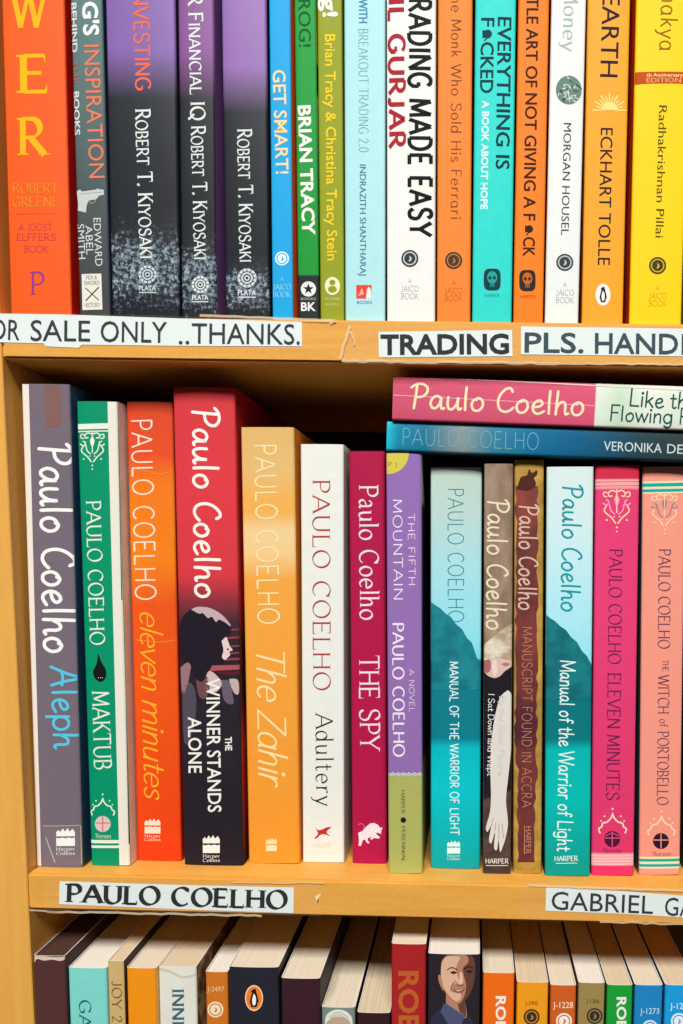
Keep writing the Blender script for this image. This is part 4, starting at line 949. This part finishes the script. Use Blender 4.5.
@top('narrow green paperback with white bold capitals and a black foot', 294.6, 298, 315.2, 319.6, .212, .004)
def _(b):
    o = ramp(b, [(-40, (24, 156, 60)), (274.4, (20, 148, 52)), (274.8, (34, 42, 44)), (316, (34, 42, 44))]); b.build(o, card((200, 90, 40)), ramp(b, [(-40, (30, 80, 50)), (60, (210, 196, 96)), (64, (30, 36, 36)), (92, (28, 34, 34)), (96, (206, 200, 120)), (180, (60, 130, 70)), (316, (34, 40, 40))]))
    b.P().text('F', 'sans', (304, -14), (304.1, -3), 12, (8, 92, 44)).text('ROG!', 'sans', (304.2, -.5), (305, 46.8), 12, (8, 92, 44)).put('title', 'dark green capitals')
    b.P().text('BRIAN TRACY', 'bold', (304.4, 105.4), (309, 235), 12.5, WHITE).put('author_name')
    P = b.P(); wheel_r = 7.6; P.disc(308.4, 289, wheel_r, wheel_r, (232, 234, 230)); P.poly([(308.4+5.6*math.cos(math.radians(90+36*k))*(1 if k % 2 == 0 else .42), 289-5.6*math.sin(math.radians(90+36*k))*(1 if k % 2 == 0 else .42)) for k in range(10)], (34, 42, 44), 2)
    P.text('BK', 'bold', (301, 306.5), (316, 306.5), 8.4, (232, 234, 230)); P.text('BOOKS', 'bold', (301, 298.8), (316, 298.8), 2.4, (150, 156, 154)); P.put('publisher_emblem', 'white star disc')

@top('olive green paperback with yellow lettering on the top shelf', 316.6, 320.6, 342.2, 343.8, .208, .005)
def _(b):
    o = (146, 156, 30); b.build(card(o), card((60, 80, 30)), card((104, 116, 24)))
    b.P().text('ng!', 'bold', (329, -16), (330.6, 17), 14.5, WHITE).put('title', 'white bold letters')
    b.P().text('Brian Tracy & Christina Tracy Stein', 'sansm', (330.2, 34.4), (332.4, 260.6), 10, (244, 208, 40)).put('author_name', 'yellow lettering')
    P = b.P(); P.disc(332.4, 286, 7.6, 9, (230, 234, 200)); P.disc(332.4, 282.5, 3, 2.8, o, 2); P.disc(332.4, 289.4, 4.4, 3.4, o, 2); P.text('HODDER', 'sans', (325, 299), (340, 299), 2.6, (206, 212, 140)); P.text('BOOKS', 'sans', (326, 304.4), (339, 304.4), 2.6, (206, 212, 140)); P.put('publisher_emblem')

@top('pale aqua paperback with small blue capitals and a red square emblem', 344, 344.8, 385.2, 385.4, .215, .004)
def _(b):
    o = (176, 226, 230); b.build(card(o), card((140, 196, 204)), card((40, 70, 96)))
    b.P().text('WITH', 'sansm', (363, -1), (363.2, 23), 8.6, (62, 138, 180)).text('BREAKOUT TRADING 2.0', 'mono', (363.2, 29), (363.6, 152), 9.4, (122, 184, 196)).put('title', 'blue and grey green capitals')
    b.P().text('INDRAZITH SHANTHARAJ', 'sans', (362.8, 164.5), (363, 275.4), 6.2, (64, 118, 150)).put('author_name')
    P = b.P(); P.rect(356.2, 285, 371.6, 298.6, (230, 72, 62)); P.poly([(366, 298.6), (367, 289), (369, 286.6), (371, 290), (371.6, 298.6)], (240, 236, 230), 2); P.poly([(358, 296), (362, 288), (364, 294)], (244, 180, 160), 2); P.text('BOOKS', 'sans', (357, 302.4), (372, 302.4), 3, (80, 120, 150)); P.put('publisher_emblem', 'red square')

@top('white paperback with heavy black capitals and dark red capitals', 386.8, 386.4, 435.6, 435.4, .222, .003)
def _(b):
    o = (236, 236, 230); b.build(card(o), card((60, 70, 80)), card((200, 200, 196)), 2)
    b.P().text('T', 'heavy', (419.4, -20), (419.5, -5.5), 21.5, (18, 24, 26)).text('RADING MADE EASY', 'heavy', (419.6, -1.5), (420.4, 237), 21.5, (18, 24, 26)).put('title', 'heavy black capitals')
    b.P().text('IL', 'heavy', (396.4, -1), (396.5, 20.5), 15.5, (172, 34, 48)).text('GURJAR', 'heavy', (396.6, 33.5), (397, 148.6), 15.5, (172, 34, 48)).put('author_name', 'dark red capitals')
    P = b.P(); roundel(P, 409.8, 258.5, 8.6, (56, 62, 66), (204, 206, 202), True, (178, 180, 176)); P.put('publisher_emblem')

JD = (78, 60, 42)
@top('dull orange paperback with thin brown mixed case lettering', 437.8, 436.8, 472.8, 470.4, .216, .004)
def _(b):
    o = (240, 132, 48); b.build(card(o), card((120, 60, 20)), card((60, 40, 30)))
    b.P().text('The Monk Who Sold His Ferrari', 'mono', (456.4, -14), (456, 219), 10, (132, 72, 40)).put('title', 'thin brown lettering')
    P = b.P(); roundel(P, 453.6, 260.5, 8.6, (74, 56, 46), (190, 120, 60), True, (206, 104, 30)); P.put('publisher_emblem')

@top('turquoise paperback with two rows of dark capitals', 475, 472.4, 516.6, 511.4, .214, .003)
def _(b):
    o = (44, 214, 204); b.build(card(o, mottle=.1), card((20, 60, 60)), card((20, 110, 110)))
    P = b.P(); k = (18, 58, 68); P.text('EVERYTHING IS', 'sansm', (504.8, 17), (502.6, 169), 13.5, k); P.text('F', 'sansm', (488, 17.8), (487.8, 26.5), 13, k); P.text('CKED', 'sansm', (487.4, 42), (486.6, 93), 13, k)
    P.disc(487.6, 34, 4.4, 4.4, k); P.poly([(492, 34), (482.4, 29.6), (482.4, 38.4)], k); P.line([(487, 38), (484.6, 40.2)], 1.4, k); P.put('title')
    b.P().text('A BOOK ABOUT HOPE', 'bold', (485.8, 100.5), (484, 209.4), 6.8, (226, 248, 244)).put('subtitle', 'small white capitals')
    P = b.P(); mask_face(P, 492.2, 279.6, 17, 22, (28, 62, 66), (36, 160, 156)); P.text('HARPER', 'serif', (484, 295.4), (500, 295.4), 3, (30, 140, 134)); P.put('publisher_emblem', 'dark rounded emblem')

@top('deep orange paperback with dark brown capitals, right of the turquoise paperback', 518.4, 513.2, 549.4, 543.2, .212, .004)
def _(b):
    o = (246, 126, 28); b.build(card(o), card((150, 60, 14)), card((180, 70, 20)))
    P = b.P(); k = (62, 30, 18); P.text('TLE ART OF NOT GIVING A F', 'sansm', (532.8, -3), (529.4, 220.5), 11.8, k); P.text('CK', 'sansm', (529.2, 237), (528.8, 256.5), 11.8, k); P.disc(529.3, 229, 3.8, 3.8, k); P.poly([(533, 229), (525, 225.2), (525, 232.8)], k); P.line([(529, 232), (526.6, 235)], 1.2, k); P.put('title')
    P = b.P(); mask_face(P, 527.4, 280.6, 16.4, 21.4, (54, 40, 36), (196, 104, 40)); P.text('HARPER', 'serif', (519.6, 296.6), (535.4, 296.6), 3, (196, 50, 20)); P.put('publisher_emblem', 'dark rounded emblem')

@top('white paperback with a round green tree picture and small grey capitals', 551.4, 545, 586.6, 578.6, .214, .004)
def _(b):
    o = (232, 236, 232); b.build(card(o), card((150, 50, 40)), card((190, 194, 190)), 2)
    b.P().text('Money', 'serif', (571.6, -14), (569.4, 51.5), 14, (166, 190, 180)).put('title', 'pale grey green serif title')
    P = b.P(); P.disc(568.8, 90, 13, 14.5, (104, 134, 122)); r = random.Random(2)
    for k in range(26):
        a = r.uniform(0, 6.28); q = r.uniform(2, 11); x, y = 568.8+q*math.cos(a), 90+q*1.1*math.sin(a)
        P.line(sm([(x, y), (x+r.uniform(-3, 3), y+r.uniform(-3, 3)), (x+r.uniform(-4, 4), y+r.uniform(-4, 4))], 3), r.uniform(.6, 1.1), (214, 222, 216) if k % 3 else (40, 66, 58), 2)
    P.put('cover_illustration', 'round dark green tree picture')
    b.P().text('MORGAN HOUSEL', 'sans', (567.6, 123), (564.8, 235), 7.6, (66, 68, 74)).put('author_name')
    P = b.P(); roundel(P, 564.8, 262.4, 8.6, (62, 66, 70), (196, 200, 198), True, (170, 174, 172)); P.put('publisher_emblem')

@top('amber paperback with a pale half sun and black capitals', 588.2, 581.6, 630.4, 623.6, .210, .004)
def _(b):
    o = (248, 164, 40); b.build(card(o), card((150, 54, 20)), card((190, 90, 20)))
    k = (44, 30, 44); b.P().text('EARTH', 'sans', (611.4, -6), (608.8, 77), 17.5, k).put('title')
    P = b.P(); c = (254, 222, 138)
    for i in range(13):
        a = math.pi*i/12; l = 17 if i % 2 == 0 else 14; P.poly([(609.4+4*math.cos(a-.1), 110-4*math.sin(a-.1)), (609.4+l*math.cos(a-.05), 110-l*math.sin(a-.05)), (609.4+l*math.cos(a+.05), 110-l*math.sin(a+.05)), (609.4+4*math.cos(a+.1), 110-4*math.sin(a+.1))], c)
    P.poly(el(609.4, 110, 8, 8, 180, 360, 12), c, 2); P.put('cover_illustration', 'pale half sun with rays')
    b.P().text('ECKHART TOLLE', 'sans', (606.8, 128), (603.8, 265), 12, k).put('author_name')
    P = b.P(); penguin(P, 603, 294.7, 7.4, 11, (240, 240, 232), (240, 240, 232), (36, 36, 40), (240, 240, 232)); P.put('publisher_emblem', 'white oval with a penguin')

@top('wide yellow book with a red brown band, last on the right of the top shelf', 637, 629, 690, 682.4, .224, .003, d=.15)
def _(b):
    o = (250, 208, 14); b.build(card(o, mottle=.05), ramp(b, [(-40, (206, 66, 24)), (316, (206, 70, 24))]), card((220, 150, 20)))
    b.P().text('nakya', 'mono', (670, -6), (667.8, 50.5), 16.5, (156, 96, 24)).put('title', 'brown lettering')
    P = b.P(); P.poly([(630, 71.8), (694, 71.5), (694, 83.2), (630, 83.8)], (196, 76, 28)); c = (250, 222, 160)
    P.text('EDITION', 'sans', (646.5, 80.2), (681, 80), 4.4, (238, 180, 110)); P.text('th Anniversary', 'sansm', (646.5, 75), (683, 74.8), 3.4, c); P.put('spine_band', 'red brown band with cream lettering')
    b.P().text('Radhakrishnan Pillai', 'sans', (663, 105.5), (659.4, 237.5), 8, (96, 80, 20)).put('author_name')
    P = b.P(); roundel(P, 657.6, 265.6, 8.6, (70, 62, 30), (214, 180, 40), True, (216, 172, 20)); P.put('publisher_emblem')

# ================================================================== bottom shelf, left to right
def low(label, xl, yl, xr, yr, Y0=.008, d=.135, lean=0.0):
    """spine top corners; the foot is far below the picture"""
    def foot(x, y):
        p = at_depth(x, y, Y0); q = np.array([p[0]+lean, Y0, LOWZ]); v = q-CAM; z = v@fwd
        return (PPX+F*(v@RT)/z, PPY-F*(v@UP)/z)
    return book('low', label, (xl, yl), (xr, yr), foot(xl, yl), foot(xr, yr), Y0=Y0, d=d)

@low('dark brown book with worn white top edges in the left corner of the bottom shelf', 32.9, 956, 65, 956.5, .001, d=.14)
def _(b):
    b.build(card((84, 50, 50), .5), card((70, 40, 38)), card((64, 38, 38)), 3)
    P = b.P()
    P.poly(sm([(33, 955.5), (42, 955.8), (52, 957), (62, 957), (66, 956), (65, 959.5), (60, 961), (52, 959.6), (44, 960.6), (37, 959), (34, 963), (33, 955.5)], 3)[:-1], (216, 198, 178)); P.put('worn_edge', 'white scuffed top edge')
@low('aqua paperback with dark teal capitals on the bottom shelf', 67, 969, 106.4, 968, .003)
def _(b):
    b.build(card((128, 216, 206)), card((90, 150, 146)), card((160, 210, 200)), 2)
    b.P().text('GABRIEL', 'serif', (85, 1000), (85.6, 1082), 11.6, (24, 96, 104)).put('author_name', 'dark teal capitals')
@low('thin sandy paperback with brown capitals, between aqua and orange books', 107, 960.5, 124.4, 962, .004)
def _(b):
    b.build(card((206, 176, 116)), card((180, 150, 100)), card((60, 46, 40)), 1)
    b.P().text('JOY 24', 'serif', (116.6, 981), (117.2, 1031), 9.4, (120, 88, 44)).put('title', 'brown capitals')
@low('plain orange paperback with wide cream page tops on the bottom shelf', 125, 969, 155.8, 968, .006)
def _(b):
    b.build(card((246, 148, 22)), card((220, 130, 30)), card((236, 206, 150)), 0)
@low('worn white paperback with blue grey capitals and a creased brown cover', 158, 967, 196, 967, .008)
def _(b):
    b.build(card((226, 226, 214), mottle=.1, scale=60), card((206, 196, 176)), mottled((120, 84, 52), (206, 180, 130), 120), 1)
    b.P().text('INNINGS', 'serifb', (178, 988.5), (178.6, 1064), 11.6, (58, 104, 120)).put('title', 'blue grey capitals')
    P = b.P(); P.poly(sm([(159, 968), (170, 970), (182, 976), (195, 974), (195, 976), (182, 978.4), (170, 973), (159, 970.4), (159, 968)], 3)[:-1], (206, 200, 184)); P.put('spine_crease')
def code_spine(b, o, x, yc, cap, w, text, tc, ex, ey, er, ec, bg):
    b.P().text(text, 'sans', (x-w/2, yc), (x+w/2, yc), cap, tc).put('stock_code')
    P = b.P(); roundel(P, ex, ey, er, ec, bg); P.put('publisher_emblem')
@low('rust orange paperback with a cream round emblem, left of the black penguin book', 205.2, 972.5, 227.4, 972, .010)
def _(b):
    b.build(card((206, 116, 36)), card((150, 90, 40)), card((170, 100, 40)), 2)
    code_spine(b, 0, 215.6, 989, 5, 17, 'J-2497', (240, 206, 150), 215.4, 1009.5, 8, (244, 226, 190), (206, 116, 36))
@low('black paperback with an orange oval penguin emblem on the bottom shelf', 228.6, 967.2, 278.2, 968, .008)
def _(b):
    b.build(card((38, 38, 48)), card((30, 30, 38)), card((34, 34, 42)), 0)
    P = b.P(); penguin(P, 254, 998, 9, 13, (240, 128, 40), (244, 214, 180), (24, 24, 28), (246, 244, 236)); P.put('publisher_emblem', 'orange oval with a penguin')
@low('plain dark maroon paperback right of the black penguin book', 280.8, 979.4, 319.6, 978.4, .008)
def _(b):
    b.build(card((58, 30, 40)), card((46, 24, 32)), card((70, 60, 66)), 0)
@low('low grey green paperback with a white haired head picture, beside the plain maroon paperback', 321.4, 1007.6, 355, 1008, .010)
def _(b):
    b.build(card((122, 138, 128)), card((90, 100, 96)), card((60, 40, 46)), 0)
    P = b.P(); P.disc(338.6, 1026, 11, 13, (196, 164, 140)); P.poly(sm([(325, 1028), (326, 1016), (334, 1010), (344, 1010.4), (351.5, 1017), (352, 1028), (348, 1020), (338, 1016.4), (329, 1020), (325, 1028)], 4)[:-1], (226, 226, 216), 2)
    for y in (1012, 1014.5): P.line(sm([(329, y+6), (338, y), (348.5, y+6)], 4), .7, (160, 168, 160), 3)
    P.put('cover_illustration', 'white haired head')
@low('lowest dark brown paperback, left of the red book with gold letters', 357, 1013.4, 390.2, 1013, .010)
def _(b):
    b.build(card((54, 28, 32)), card((44, 24, 28)), card((44, 24, 28)), 1)
@low('red book with large gold capitals, left of the portrait spine', 391.4, 944.6, 426, 944.4, .006, d=.14)
def _(b):
    b.build(card((170, 36, 38)), card((120, 24, 28)), card((140, 28, 32)), 0)
    b.P().text('ROBIN', 'bold', (408.8, 971), (409.4, 1062), 19.5, (188, 96, 44)).put('author_name', 'large gold capitals')
@low('black book with a smiling bald man in a blue shirt on the spine', 428.2, 955, 480, 954.2, .004, d=.14)
def _(b):
    b.build(card((40, 36, 44)), card((36, 32, 38)), card((36, 32, 38)), 2)
    P = b.P(); sk = (222, 178, 150); md = (184, 128, 102); dk = (104, 66, 52); vd = (54, 36, 34)
    P.poly(sm([(428, 1036), (432, 1018), (441, 1009), (450, 1008), (462, 1014), (472, 1020), (478, 1036)], 4), (46, 48, 70), 1)
    P.poly(sm([(446, 994), (462, 998), (466, 1008), (466, 1018), (456, 1014), (447, 1006), (446, 994)], 4)[:-1], md, 2); P.poly(sm([(457, 1000), (464, 1000), (466, 1017), (460, 1012), (457, 1000)], 4)[:-1], dk, 3)
    P.poly(sm([(440.6, 974), (441.6, 962), (446, 956), (452, 955.2), (470, 955.2), (474.6, 962), (475, 974), (473, 986), (468, 997), (460, 1003.4), (453, 1002), (447, 995), (442.6, 986), (440.6, 974)], 4)[:-1], dk, 3)
    P.poly(sm([(440.6, 974), (441.6, 962), (446, 956), (452, 955.2), (466, 955.2), (468.4, 962), (463, 968), (464, 976), (466, 984), (465, 994), (460, 1003.2), (453, 1002), (447, 995), (442.6, 986), (440.6, 974)], 4)[:-1], md, 4)
    P.poly(sm([(441, 974), (442, 963), (446.4, 957), (454, 956), (460, 957.4), (457.6, 963), (456, 970), (458.8, 979), (456, 983), (451, 986), (452, 992), (460, 992.6), (461, 998), (457, 1001.4), (452.6, 999), (447.2, 993), (443, 985.4), (441, 974)], 4)[:-1], sk, 5)
    P.poly(sm([(459.6, 972), (462, 973), (463.2, 981), (461.4, 984), (458, 983.4), (459.6, 978), (459.6, 972)], 4)[:-1], (230, 190, 164), 6)
    P.poly(sm([(441, 976), (438.6, 974.6), (438.4, 980), (441, 987), (443.4, 991), (443, 984), (441, 976)], 3)[:-1], md, 5)
    P.line(sm([(447.6, 969.6), (451.6, 967.4), (457, 969.4)], 4), 1.3, (112, 72, 56), 7); P.line(sm([(464.4, 968.6), (469, 966.4), (473.4, 968.4)], 4), 1.3, vd, 7)
    P.poly(sm([(450, 972.4), (453.4, 970.8), (457, 972.4), (453.4, 974), (450, 972.4)], 3)[:-1], (70, 44, 38), 7); P.poly(sm([(466, 971.6), (469.4, 970), (473, 971.6), (469.4, 973.2), (466, 971.6)], 3)[:-1], vd, 7)
    P.line(sm([(455.4, 981), (452, 985), (450.8, 990)], 4), .9, (140, 90, 72), 7); P.line(sm([(457, 984.6), (460.4, 986), (463.6, 984.6)], 4), .9, dk, 7)
    P.poly(sm([(453, 988.6), (458, 989.6), (464.4, 988), (463, 991.6), (458.6, 993), (454.6, 991.8), (453, 988.6)], 4)[:-1], (150, 84, 78), 7); P.poly(sm([(454.6, 989.2), (458.4, 990.2), (463, 988.8), (458.6, 991.2), (454.6, 989.2)], 4)[:-1], (228, 206, 192), 8)
    P.poly([(443.6, 1004), (446.6, 1003), (456, 1010), (464.6, 1015.6), (460, 1030), (448, 1024), (440.6, 1012)], (78, 84, 116), 6); P.line([(446.6, 1003.6), (456, 1010), (464, 1015)], .8, (112, 118, 148), 7)
    P.put('cover_illustration', 'smiling bald man in an open blue shirt')
@low('bright orange paperback with white bold capitals, right of the portrait spine', 483, 974, 514.6, 972.6, .010)
def _(b):
    b.build(card((242, 108, 24)), card((200, 90, 30)), card((210, 90, 24)), 0)
    b.P().text('ROBIN', 'bold', (501, 996), (501, 1048), 9.8, WHITE).put('author_name', 'white bold capitals')
@low('golden orange paperback with a dark round emblem, right of the bright orange paperback', 517, 983, 548.6, 982.4, .010)
def _(b):
    b.build(card((240, 158, 30)), card((200, 130, 30)), card((200, 130, 30)), 1)
    code_spine(b, 0, 531.6, 1003, 4, 13, 'J-3905', (110, 70, 20), 531.6, 1017, 8, (62, 50, 38), (200, 140, 50))
@low('rust red paperback with white code numbers and a white round emblem', 550.6, 986, 576.4, 985.2, .010)
def _(b):
    b.build(card((206, 96, 36)), card((160, 70, 30)), card((160, 70, 30)), 0)
    code_spine(b, 0, 563, 1005, 6, 20, 'J-1228', (250, 232, 214), 564, 1021, 8, (250, 238, 226), (206, 96, 36))
@low('khaki paperback with a dark round emblem, between rust red and green books', 578.6, 984, 605.2, 982.6, .010)
def _(b):
    b.build(card((158, 134, 80)), card((120, 100, 60)), card((120, 100, 60)), 2)
    code_spine(b, 0, 592.6, 1001, 4, 13, 'J-1366', (80, 64, 36), 594.6, 1016, 8, (56, 50, 40), (158, 134, 80))
@low('green paperback with white bold capitals, right of the khaki paperback', 607.2, 986.4, 633, 984.4, .010)
def _(b):
    b.build(card((28, 158, 56)), card((24, 110, 44)), card((24, 110, 44)), 1)
    b.P().text('ROBIN', 'bold', (621.6, 997), (621.8, 1046), 9.4, WHITE).put('author_name', 'white bold capitals')
@low('medium blue paperback with pale code numbers, right of the green paperback', 635, 986, 663.2, 985, .010)
def _(b):
    b.build(card((32, 132, 194)), card((24, 90, 140)), card((24, 90, 140)), 0)
    code_spine(b, 0, 649.6, 1011, 5.6, 19, 'J-1273', (206, 226, 236), 650, 1028, 8, (220, 236, 244), (32, 132, 194))
@low('light blue paperback cut by the right frame edge on the bottom shelf', 665.4, 986, 697, 985, .010)
def _(b):
    b.build(card((28, 156, 220)), card((24, 110, 170)), card((24, 110, 170)), 1)
    code_spine(b, 0, 680.6, 1006, 6, 21, 'J-1274', (226, 240, 246), 679, 1021, 8, (232, 244, 248), (28, 156, 220))

settle('mid', MIDZ); settle('top', TOPZ); settle('low', lambda x: LOWZ)
for b, f in TODO: f(b)

# ------------------------------------------------------------------ the two books lying across the top of the standing ones
def lying(label, LT, LB, RT_, RB, Y0, length, d, under=None):
    a, b_, c, e = (at_depth(*p, Y0) for p in (LT, LB, RT_, RB))
    v = (c-a)+(e-b_); ang = under.ang if under else math.atan2(v[2], v[0])               # slope of the spine
    th = (abs(a[2]-b_[2])+abs(c[2]-e[2]))/2*math.cos(ang)
    theta = -math.pi/2-ang
    mid = (a+b_)/2
    base = mid+np.array([math.cos(ang), 0, math.sin(ang)])*length   # foot end, to the right
    base[1] = Y0
    up = np.array([-math.sin(ang), 0, math.cos(ang)])
    if under:                                          # rests on the book beneath
        gap = (base-under.base)@up-(th+under.w)/2; base = base-up*(gap-0.0002)
    else:                                              # rests on the tallest tops beneath
        lowest = 9
        for k in SHELVES['mid']:
            for sx in (-1, 1):
                x = k.base[0]+math.sin(k.theta)*k.h+sx*k.w/2*math.cos(k.theta); z = k.base[2]+math.cos(k.theta)*k.h-sx*k.w/2*math.sin(k.theta)
                if a[0]-.001 < x: lowest = min(lowest, (base-np.array([x, 0, z]))@up-th/2)
        base = base-up*(lowest-0.0002)
    B = Book(label, 'books lying flat on top of the middle shelf row', theta, base, th, length, d, Y0); B.ang = ang; B.cxpx = (LT[1]+LB[1]+RT_[1]+RB[1])/4
    return B
bl = lying('blue paperback lying flat on the standing books, under the pink one', (387.8, 422.2), (385.6, 450.6), (683, 431.4), (683, 462.4), .009, .198, .13)
sp = ramp(bl, [(385, (24, 190, 214)), (398, (18, 132, 168)), (425, (24, 116, 150)), (462, (132, 150, 148)), (492, (48, 128, 156)), (530, (8, 110, 152)), (575, (6, 94, 136)), (615, (20, 78, 104)), (640, (36, 64, 76)), (683, (44, 58, 62)), (780, (40, 60, 70))], horizontal=True)
bl.build(sp, card((24, 80, 104)), card((30, 100, 130)))
bl.P().text('PAULO COELHO', 'monol', (402.8, 436.6), (538.6, 441.4), 16.5, (122, 170, 188)).put('author_name')
bl.P().text('VERONIKA', 'sans', (603.8, 445.8), (661.8, 448.4), 9.2, (206, 220, 222)).text('DECIDES', 'sans', (667.2, 448.6), (719, 451), 9.2, (206, 220, 222)).put('title')
pk = lying('thick pink paperback lying flat on top of the blue one', (393, 373.4), (392.4, 420.6), (683, 388.8), (683, 430.2), .0065, .198, .13, under=bl)
sp = ramp(pk, [(392, (206, 84, 112)), (594.8, (214, 84, 116)), (595.4, (226, 234, 218)), (620, (196, 220, 196)), (650, (228, 234, 220)), (700, (206, 226, 206)), (780, (224, 232, 216))], horizontal=True)
pk.build(sp, card((150, 60, 84)), card((220, 150, 160)), 2)
pk.P().text('Paulo Coelho', 'hand', (410, 396), (584.5, 403.6), 24, (244, 226, 186)).put('author_name')
pk.P().text('Like', 'hand', (630, 397), (664.5, 399.6), 17, (30, 82, 76)).text('the', 'hand', (670, 399.4), (697, 400.8), 17, (30, 82, 76)).text('Flowing', 'hand', (610.4, 412.6), (672.5, 415.6), 15.5, (30, 82, 76)).text('River', 'hand', (680, 416), (717, 418), 15.5, (30, 82, 76)).put('title', 'dark green handwriting')
P = pk.P(); P.line([(392, 374.2), (480, 379.2), (594, 385.3), (700, 390.6)], 1.3, (244, 214, 214)); P.put('worn_edge', 'pale rubbed upper edge')
P = pk.P(); P.line([(393, 395), (480, 399.6), (594, 405.6)], .8, (238, 170, 184)); P.put('spine_crease')
